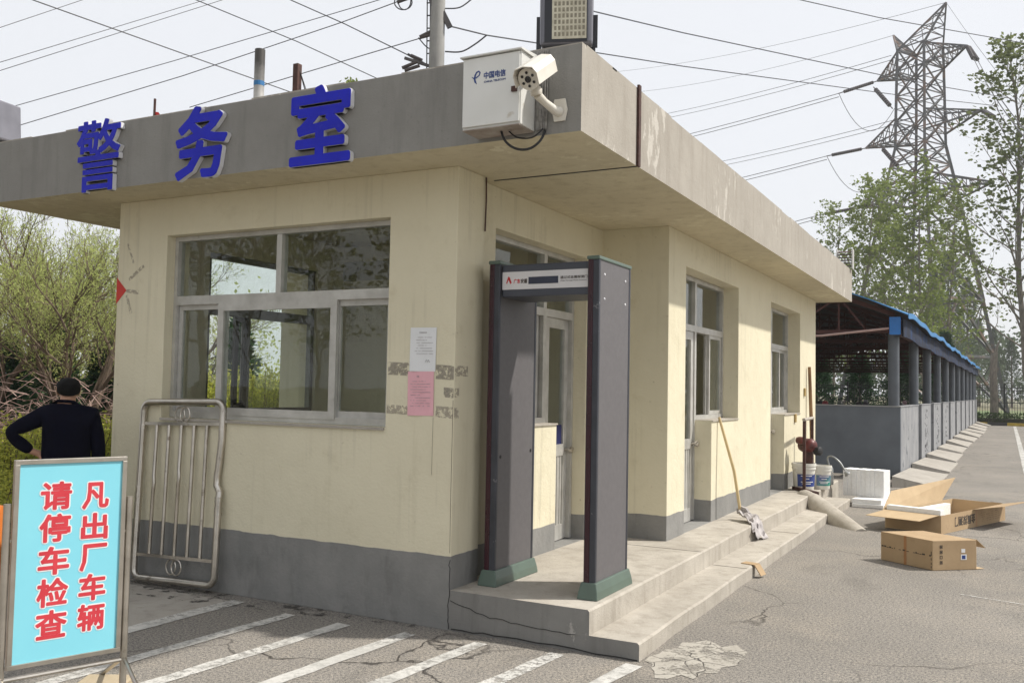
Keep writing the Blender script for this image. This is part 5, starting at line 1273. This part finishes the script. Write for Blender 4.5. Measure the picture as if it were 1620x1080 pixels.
for k, (x, y) in enumerate([(-13, 16), (-15, 22), (-13.5, 28), (-15, 35), (-14, 43), (-17, 50)]):
    o_ = dup(protos[k % 2][0], (x, y, 0), 'poplar behind the open back of the bike shed', k*1.3, .55); o_['group'] = 'poplars at the back of the shed'
for k, (x, y) in enumerate([(-9, -15), (-13, -18), (-17, -14), (-20, -19), (-24, -15), (-28, -20), (-15, -24), (-22, -25), (-5, -20), (-32, -16), (-10, -23)]):
    o_ = dup(protos[k % 3][0], (x, y, 0), 'poplar of the row behind the viewer, mirrored dark in the window panes', k*1.3, (.9, .9, .72)); o_['group'] = 'poplars mirrored in the window panes'
rg_h = np.random.default_rng(77)
t = thing('box_hedge', 'low clipped dark hedge along the kerb at the far end of the yard', 'hedge', (0, 52.0, 0)); m = MB(); m.box(-12, 22, .1, 1.4, 0, .35); m.build('soil_bed', pm('hedge_core', (.03, .04, .02), (.05, .04, .025), 6, .95, 0, .5, 10), t)
n_ = 12000; P_ = np.stack([rg_h.uniform(-12, 22, n_), rg_h.uniform(0, 1.5, n_), rg_h.uniform(.1, .62, n_)], 1)
leafmesh('foliage', P_, np.tile([0, -.4, .5], (n_, 1)), .13, .6, rg_h, mat_leaf('box_leaf', (.07, .11, .04), (.035, .055, .022), 1.5, .2), t)
# pale far conifers and woods beyond the fence
def conifer(seed, Ht, rad, mat, name, n_=5200, size=.28, asp=.35):
    rg = np.random.default_rng(seed); t_ = rg.uniform(0, 1, n_)**.8; a = rg.uniform(0, 2*np.pi, n_)
    ring = (np.sin(t_*38+a*2)*.25+.8)*(1-t_)**.8*rad*(1+.25*np.sin(a*5+seed)); rr_ = ring*np.sqrt(rg.uniform(.25, 1, n_))
    P_ = np.stack([rr_*np.cos(a), rr_*np.sin(a), .04*Ht+t_*Ht*.96], 1); D_ = np.stack([np.cos(a), np.sin(a), .55+0*a], 1)
    t = thing('conifer_tree', 'x', 'tree'); m = MB(); m.tube([(0, 0, 0), (0, 0, Ht*.5), (0, 0, Ht*.97)], [rad*.09, rad*.05, .01], 7); m.build('trunk', BARK, t); leafmesh('crown', P_, D_, size, asp, rg, mat, t); return t
cf = conifer(5, 12, 2.3, LFAR, 'conifer')
first = True
for k, (x, y, dep, lab) in enumerate(((1500, 400, 118, 'pale pointed conifer behind the pylon foot, the tallest of them'), (1530, 440, 125, 'pale pointed conifer close right of the tallest one'), (1478, 430, 122, 'pale pointed conifer left of the tallest one, half behind the shed roof'),
        (1572, 520, 130, 'small far conifer right of the cut trunk'), (1600, 535, 128, 'small far conifer near the right edge of the picture'), (1548, 505, 135, 'faint far conifer above the end of the shed'), (1630, 530, 130, 'far conifer at the right picture edge'))):
    P_ = at(x, y, dep); g = (P_.x, P_.y, 0)
    o_ = cf if first else dup(cf, g); first = False; o_.location = g; s_ = P_.z/12; o_.scale = (s_*1.1, s_*1.1, s_); o_.rotation_euler = (0, 0, k*1.3); o_['label'] = lab; o_['group'] = 'far conifers beyond the fence'
def wood(name, lab, x0, x1, y0, y1, hts, n_t, n_l, seed, mat, size):
    rg = np.random.default_rng(seed); P_ = []
    for k in range(n_t):
        cx, cy = rg.uniform(x0, x1), rg.uniform(y0, y1); h_ = rg.uniform(*hts)
        for c_ in range(7):
            o_ = np.array([cx+rg.normal(0, .9), cy+rg.normal(0, .9), h_*rg.uniform(.25, .9)]); P_.append(o_+rg.normal(0, 1, (n_l//7, 3))*np.array([.9, .9, 1.2]))
    P_ = np.concatenate(P_); P_ = P_[P_[:, 2] > .1]
    o_ = leafmesh(name, P_, np.tile([0, 0, .3], (len(P_), 1)), size, .7, rg, mat); o_['kind'] = 'stuff'; tag(o_, lab, 'woodland'); return o_
wood('far_wood', 'hazy far belt of trees beyond the iron fence', -60, 45, 135, 175, (6, 12), 90, 420, 3, LFAR, .6)

# ---- garden side: hedge, brush, conifer shrubs, willows
def bush(seed, mat, n_, size, hgt, rad, name, lab, grp, spiky=0):
    rg = np.random.default_rng(seed); P_, D_ = [], []
    t = thing(name, lab, 'bush', (0, 0, 0), grp); m = MB()
    for k in range(60):
        a = rg.uniform(0, 2*np.pi); r_ = rad*math.sqrt(rg.uniform(0, 1)); h_ = hgt*rg.uniform(.6, 1.08); b0 = Vector((r_*.7*math.cos(a), r_*.7*math.sin(a), 0)); b1 = Vector((r_*math.cos(a)*1.15, r_*math.sin(a)*1.15, h_))
        mid = b0.lerp(b1, .5)+Vector((rg.normal(0, .05), rg.normal(0, .05), .03)); m.tube([b0, mid, b1], [.010, .007, .003], 3, cap=False)
        for i in range(n_//60):
            t_ = rg.uniform(.25, 1); q = b0.lerp(b1, t_); P_.append((q.x+rg.normal(0, .06), q.y+rg.normal(0, .06), max(.02, q.z+rg.normal(0, .05)))); D_.append((math.cos(a)*.4+rg.normal(0, .9), math.sin(a)*.4+rg.normal(0, .9), .35+rg.normal(0, .6)))
    m.build('stem', BARK, t); leafmesh('foliage', P_, D_, size, .5, rg, mat, t); return t
hedge = bush(11, LHED, 10200, .046, 1.08, .78, 'hedge_bush', 'x', 'yellow-green hedge bushes on the garden side')
lab_h = ['yellow-green hedge bush at the left picture edge above the sign', 'yellow-green hedge bush left of the man, by his elbow', 'yellow-green hedge bush directly behind the man', 'yellow-green hedge bush between the man and the house wall', 'yellow-green hedge bush seen in the open sash through the window', 'yellow hedge bush seen through the middle window pane']
pos_h = [at(-20, 690, 9.4), at(50, 690, 9.9), at(120, 680, 10.5), at(185, 680, 11.0)]
L_ = [(p.x, p.y) for p in pos_h]+[tuple(at(362, 600, 13.0).xy), tuple(at(425, 600, 13.4).xy)]
for k, (x, y) in enumerate(L_):
    o_ = hedge if k == 0 else dup(hedge, (x, y, 0)); o_.location = (x, y, 0); o_.rotation_euler = (0, 0, k*1.7); o_['label'] = lab_h[k]; o_.scale = (1.15, 1.15, 1.55 if k > 3 else 1.0+.06*math.sin(k*2.2))
o_ = dup(hedge, (*at(8, 770, 7.6).xy, 0), 'low bright green hedge bush left of the blue sign', 2.2, (.8, .8, .72))
for k, (x, y) in enumerate([tuple(at(x_, 600, 14.3).xy) for x_ in (330, 395, 455, 500)]):
    dup(hedge, (x, y, 0), 'yellow-green hedge bush in the second row, half hidden behind the first', k*1.1, (1.15, 1.15, 1.5))
# heap of dry pinkish branches
rgn = np.random.default_rng(21); m = MB(); c0 = at(40, 640, 14.5)
for k in range(1150):
    p = Vector((rgn.normal(0, 2.1), rgn.normal(0, .8), abs(rgn.normal(.7, .42)))); d = Vector((rgn.normal(0, 1), rgn.normal(0, 1), rgn.normal(.05, .35))).normalized(); l = rgn.uniform(.3, .9)
    m.tube([p, p+d*l*.5+Vector((0, 0, rgn.normal(.05, .08))), p+d*l+Vector((0, 0, rgn.normal(-.1, .1)))], [.007, .006, .003], 3, cap=False)
for v_i, v_ in enumerate(m.v):
    if v_[2] < .01: m.v[v_i] = (v_[0], v_[1], .01+rgn.uniform(0, .03))
t = thing('brush_heap', 'heap of dry pinkish-brown cut branches behind the hedge', 'brushwood', (c0.x, c0.y, 0), rz=R(52)); m.build('branches', pm('dry_twig', (.42, .30, .25), (.29, .19, .16), 3, .9), t)
cs = conifer(8, 2.4, .62, LCON, 'shrub', 3600, .16, .25); cs.name = 'conifer_shrub'
for k, (x, dep, sc_v, lab) in enumerate(((15, 16.5, .95, 'dark green young conifer at the left picture edge'), (55, 17, .85, 'dark green young conifer left above the man'), (88, 16, 1.1, 'dark green young conifer just left above the man\'s head, tallest of the row'), (158, 17.5, .9, 'dark green young conifer close to the house wall'), (178, 18, .95, 'dark green young conifer touching the house wall edge'))):
    P_ = at(x, 600, dep); o_ = cs if k == 0 else dup(cs, (P_.x, P_.y, 0)); o_.location = (P_.x, P_.y, 0); o_.scale = (sc_v,)*3; o_.rotation_euler = (0, 0, k*2.0); o_['label'] = lab; o_['category'] = 'shrub'; o_['group'] = 'young conifers behind the hedge'
for k in range(6):
    dup(cs, (-13+2.6*k, 59.5+1.3*(k % 2), 0), 'dark evergreen beyond the far fence, seen through the shed', k*1.1, (2.4, 2.4, 1.7+.3*(k % 3)), 'evergreens beyond the far end of the shed')
dup(cs, (-8.8, 7.0, 0), 'dark green conifer shrub seen through the window panes, right one', 1.0, 1.1); dup(cs, (-8.4, 5.0, 0), 'dark green conifer shrub seen through the window panes, left one', 2.0, .95)

def willow(seed, Lm, leafn):
    rg = np.random.default_rng(seed)
    spec = [dict(n=8, wig=.09, up=.03, kids=7, t0=.28, ang=34, len=.52, taper=.3, rr=.55, lv=0),
            dict(n=7, wig=.10, up=.05, kids=8, t0=.15, ang=36, len=.46, taper=.2, rr=.5, lv=1, spread=.08),
            dict(n=6, wig=.10, up=.07, kids=4, t0=.2, ang=30, len=.6, rr=.5, lv=leafn, spread=.06),
            dict(n=5, wig=.12, up=.05, kids=0, t0=.2, ang=30, len=.6, rr=.5, lv=leafn, spread=.05)]
    limbs, sites = [], []
    for k in range(4):
        a = k*1.6+rg.uniform(-.3, .3); tilt = rg.uniform(.35, .8); l, s_ = grow(rg, (0, 0, .55), (math.cos(a)*tilt, math.sin(a)*tilt, 1), Lm*rg.uniform(.8, 1.1), .075, 4, spec); limbs += l; sites += s_
    limbs.append(([Vector((0, 0, 0)), Vector((.02, 0, .35)), Vector((0, 0, .65))], [.21, .18, .15], 0))
    return rg, limbs, sites
wp = []
for s_ in (31, 32):
    rg, limbs, sites = willow(s_, 3.0, 2); t = thing('willow_tree', 'x', 'tree', (0, 0, 0), 'pale green willows on the garden side')
    limbs_mesh(limbs, 'trunk', BARK, t, .004); leafmesh('crown', [p[:] for p, d in sites], [d[:] for p, d in sites], .064, .22, rg, LWIL, t); wp.append(t); print('willow', len(sites), len(limbs))
spots = [((133, 15.5), 1.0, 'willow with forked trunk just left of the house wall'), ((62, 17.5), 1.05, 'willow with low bent trunk above the man'), ((-30, 16), 1.1, 'willow at the left picture edge'), ((200, 20), 1.15, 'willow half hidden behind the house corner'),
         ((20, 24), 1.45, 'taller willow in the second row, left of the bent one'), ((100, 25), 1.45, 'taller willow in the second row, behind the man'), ((170, 27), 1.55, 'taller willow in the second row, near the house corner'), ((-60, 24), 1.4, 'taller willow in the second row, beyond the left picture edge')]
for k, ((x, dep), sc_v, lab) in enumerate(spots):
    P_ = at(x, 600, dep); b_ = wp[k % 2]; o_ = b_ if k < 2 else dup(b_, (0, 0, 0)); o_.location = (P_.x, P_.y, 0); o_.rotation_euler = (0, 0, k*2.3+.4); o_.scale = (sc_v,)*3; o_['label'] = lab
for k, (x, y) in enumerate([(-11.5, 6.2), (-13.5, 10.0), (-15, 5.0)]):
    dup(wp[k % 2], (x, y, 0), ['willow seen through the window panes, nearest one', 'willow seen through the window panes, second row', 'willow behind the house, mostly hidden'][k], k*1.9, (.95, .95, .8))
wood('garden_wood', 'soft green mass of woodland behind the willows', -75, -24, 2, 60, (2, 5.0), 60, 420, 9, LWIL, .20)

# ================================================================== MAN
def skin_mesh(name, J, E_, mat, parent, sub=2, root=0):
    me = bpy.data.meshes.new(name); keys = list(J); me.from_pydata([J[k][:3] for k in keys], [(keys.index(a), keys.index(b)) for a, b in E_], [])
    o_ = bpy.data.objects.new(name, me); COL.objects.link(o_); o_.modifiers.new('skin', 'SKIN'); 
    sv = me.skin_vertices[0].data
    for i, k in enumerate(keys):
        r_ = J[k][3:]; sv[i].radius = (r_[0], r_[1] if len(r_) > 1 else r_[0]); sv[i].use_root = (i == root)
    o_.modifiers.new('sub', 'SUBSURF').levels = sub; o_.modifiers['sub'].render_levels = sub
    dg = bpy.context.evaluated_depsgraph_get(); m2 = bpy.data.meshes.new_from_object(o_.evaluated_get(dg)); m2.polygons.foreach_set('use_smooth', [True]*len(m2.polygons))
    bpy.data.objects.remove(o_); m2.materials.clear(); m2.materials.append(mat); o2 = bpy.data.objects.new(name, m2); COL.objects.link(o2); o2.parent = parent; return o2
man = thing('person', 'person seen from behind in a dark navy jumper, left hand on hip, looking down', 'person', (-3.10, -.57, 0)); man.rotation_euler = (0, 0, R(53.6))
SKIN = pm('skin', (.42, .23, .15), (.36, .19, .12), 6, .55); NAVY = pm('navy_knit', (.004, .0045, .012), (.003, .003, .008), 30, .95, 0, .3, 160, spec=.08); HAIR = pm('black_hair', (.007, .0065, .0065), (.004, .004, .004), 30, .8, 0, .4, 120, spec=.15); TROU = pm('dark_trousers', (.03, .03, .033), (.02, .02, .022), 8, .9); SHOE = pm('black_shoe', (.015, .014, .014), (.01, .01, .01), 8, .4)
Jb = {'pel': (0, 0, .88, .13, .10), 'ab': (0, 0, 1.05, .14, .10), 'ch': (0, -.02, 1.24, .15, .105), 'nk0': (0, 0, 1.38, .06, .06), 'nk': (0, .025, 1.435, .055, .06), 'hd0': (0, .045, 1.47, .074, .086), 'hd1': (0, .05, 1.53, .086, .102), 'hd2': (0, .045, 1.572, .060, .078),
      'sl': (-.155, 0, 1.32, .06), 'el': (-.375, -.05, 1.185, .042), 'wl': (-.235, .0, 1.045, .028), 'sr': (.155, 0, 1.32, .06), 'er': (.215, -.02, 1.06, .042), 'wr': (.225, .06, .84, .028),
      'hipl': (-.09, 0, .82, .085), 'kl': (-.10, .02, .47, .055), 'al': (-.10, -.02, .09, .04), 'tl': (-.11, .15, .035, .03), 'hipr': (.09, 0, .82, .085), 'kr': (.10, .02, .47, .055), 'ar': (.10, -.02, .09, .04), 'tr': (.12, .15, .035, .03),
      'pl': (-.175, .015, 1.025, .026, .018), 'pr': (.225, .085, .765, .018, .030), 'ell': (-.088, .05, 1.51, .012, .024), 'elr': (.088, .05, 1.51, .012, .024), 'nose': (0, .155, 1.515, .012, .014)}
Eb = [('pel', 'ab'), ('ab', 'ch'), ('ch', 'nk0'), ('nk0', 'nk'), ('nk', 'hd0'), ('hd0', 'hd1'), ('hd1', 'hd2'), ('ch', 'sl'), ('sl', 'el'), ('el', 'wl'), ('ch', 'sr'), ('sr', 'er'), ('er', 'wr'), ('pel', 'hipl'), ('hipl', 'kl'), ('kl', 'al'), ('al', 'tl'), ('pel', 'hipr'), ('hipr', 'kr'), ('kr', 'ar'), ('ar', 'tr'), ('wl', 'pl'), ('wr', 'pr'), ('hd1', 'ell'), ('hd1', 'elr'), ('hd1', 'nose')]
for k in range(4):      # fingers: left hand spread on the hip, right hand hanging slightly curled
    f_ = (k-1.5); Jb['fl%d' % k] = (-.13, .045+.012*f_*-1, 1.018-.02*f_, .0095); Jb['gl%d' % k] = (-.098, .085-.010*f_, 1.005-.024*f_, .008); Eb += [('pl', 'fl%d' % k), ('fl%d' % k, 'gl%d' % k)]
    Jb['fr%d' % k] = (.222, .085+.02*f_, .715, .0095); Jb['gr%d' % k] = (.21, .092+.02*f_, .675+.006*abs(f_), .008); Eb += [('pr', 'fr%d' % k), ('fr%d' % k, 'gr%d' % k)]
Jb['tbl'] = (-.175, -.015, 1.0, .011); Jb['tbl2'] = (-.15, -.035, .985, .009); Jb['tbr'] = (.215, .125, .77, .011); Jb['tbr2'] = (.208, .145, .735, .009); Eb += [('pl', 'tbl'), ('tbl', 'tbl2'), ('pr', 'tbr'), ('tbr', 'tbr2')]
skin_mesh('body', Jb, Eb, SKIN, man)
Jj = {'pel': (0, 0, .80, .195, .135), 'hip': (0, 0, .90, .195, .135), 'ab': (0, 0, 1.04, .185, .125), 'ch': (0, -.02, 1.21, .195, .125), 'up': (0, -.02, 1.32, .15, .10), 'nk0': (0, .005, 1.385, .085, .08), 'nk': (0, .02, 1.425, .074, .078),
      'sl': (-.165, 0, 1.31, .082), 'ul': (-.27, -.025, 1.255, .066), 'el': (-.385, -.05, 1.19, .056), 'ml': (-.325, -.03, 1.12, .054), 'wl': (-.232, .0, 1.045, .040), 'sr': (.165, 0, 1.31, .082), 'ur': (.20, -.01, 1.19, .066), 'er': (.225, -.02, 1.06, .056), 'mr': (.228, .02, .95, .052), 'wr': (.228, .058, .845, .042)}
Ej = [('pel', 'hip'), ('hip', 'ab'), ('ab', 'ch'), ('ch', 'up'), ('up', 'nk0'), ('nk0', 'nk'), ('up', 'sl'), ('sl', 'ul'), ('ul', 'el'), ('el', 'ml'), ('ml', 'wl'), ('up', 'sr'), ('sr', 'ur'), ('ur', 'er'), ('er', 'mr'), ('mr', 'wr')]
skin_mesh('jumper', Jj, Ej, NAVY, man)
Jt = {'w': (0, 0, .90, .17, .12), 'c': (0, 0, .80, .165, .12), 'hl': (-.09, 0, .72, .10), 'kl': (-.105, .02, .46, .078), 'al': (-.105, -.01, .08, .07), 'hr': (.09, 0, .72, .10), 'kr': (.105, .02, .46, .078), 'ar': (.105, -.01, .08, .07)}
skin_mesh('trousers', Jt, [('w', 'c'), ('c', 'hl'), ('hl', 'kl'), ('kl', 'al'), ('c', 'hr'), ('hr', 'kr'), ('kr', 'ar')], TROU, man)
for s_ in (-1, 1):
    skin_mesh('shoe', {'h': (s_*.105, -.05, .05, .045), 'm': (s_*.108, .05, .045, .045, .045), 't': (s_*.115, .16, .038, .042, .036)}, [('h', 'm'), ('m', 't')], SHOE, man)
m = MB(); vs = []; nr, ns = 12, 24; rg = random.Random(1)
for i in range(nr+1):
    ph = math.pi*.5-(math.pi*.5+R(50))*i/nr
    for k in range(ns):
        a = 2*math.pi*k/ns; front = math.sin(a)            # +y is the face side
        ph2 = ph if front < .1 else max(ph, R(-25)+R(60)*min(1, (front-.1)*1.4))
        jit = 1+rg.uniform(-.02, .02); cr = math.cos(ph2) if ph2 > 0 else math.cos(ph2)**.5; vs.append((.086*cr*math.cos(a)*jit, .040+.106*cr*math.sin(a)*jit, 1.532+.070*(abs(math.sin(ph2))**.9)*math.copysign(1, math.sin(ph2))*jit-(.020*max(0, -front)**2*max(0, -math.sin(ph2)))))
m.add(vs, [(i*ns+k, i*ns+(k+1) % ns, (i+1)*ns+(k+1) % ns, (i+1)*ns+k) for i in range(nr) for k in range(ns)]+[tuple(reversed(range(nr*ns, (nr+1)*ns)))]); m.build('hair', HAIR, man, smooth=True)

# ------------------------------------------------------------------ spring haze
def haze():
    mt = bpy.data.materials.new('haze_air'); mt.use_nodes = True; nt = mt.node_tree; nt.nodes.clear()
    out = N(nt, 'ShaderNodeOutputMaterial'); v = N(nt, 'ShaderNodeVolumePrincipled'); v.inputs['Color'].default_value = (.93, .95, .97, 1)
    v.inputs['Density'].default_value = .0007; v.inputs['Anisotropy'].default_value = .2; nt.links.new(v.outputs[0], out.inputs['Volume'])
    m = MB(); m.box(-395, 395, -195, 690, -1.0, 46); o_ = m.build('haze', mt); o_['kind'] = 'stuff'; o_['label'] = 'thin pale spring haze hanging over the yard and trees'; o_['category'] = 'haze'
haze()
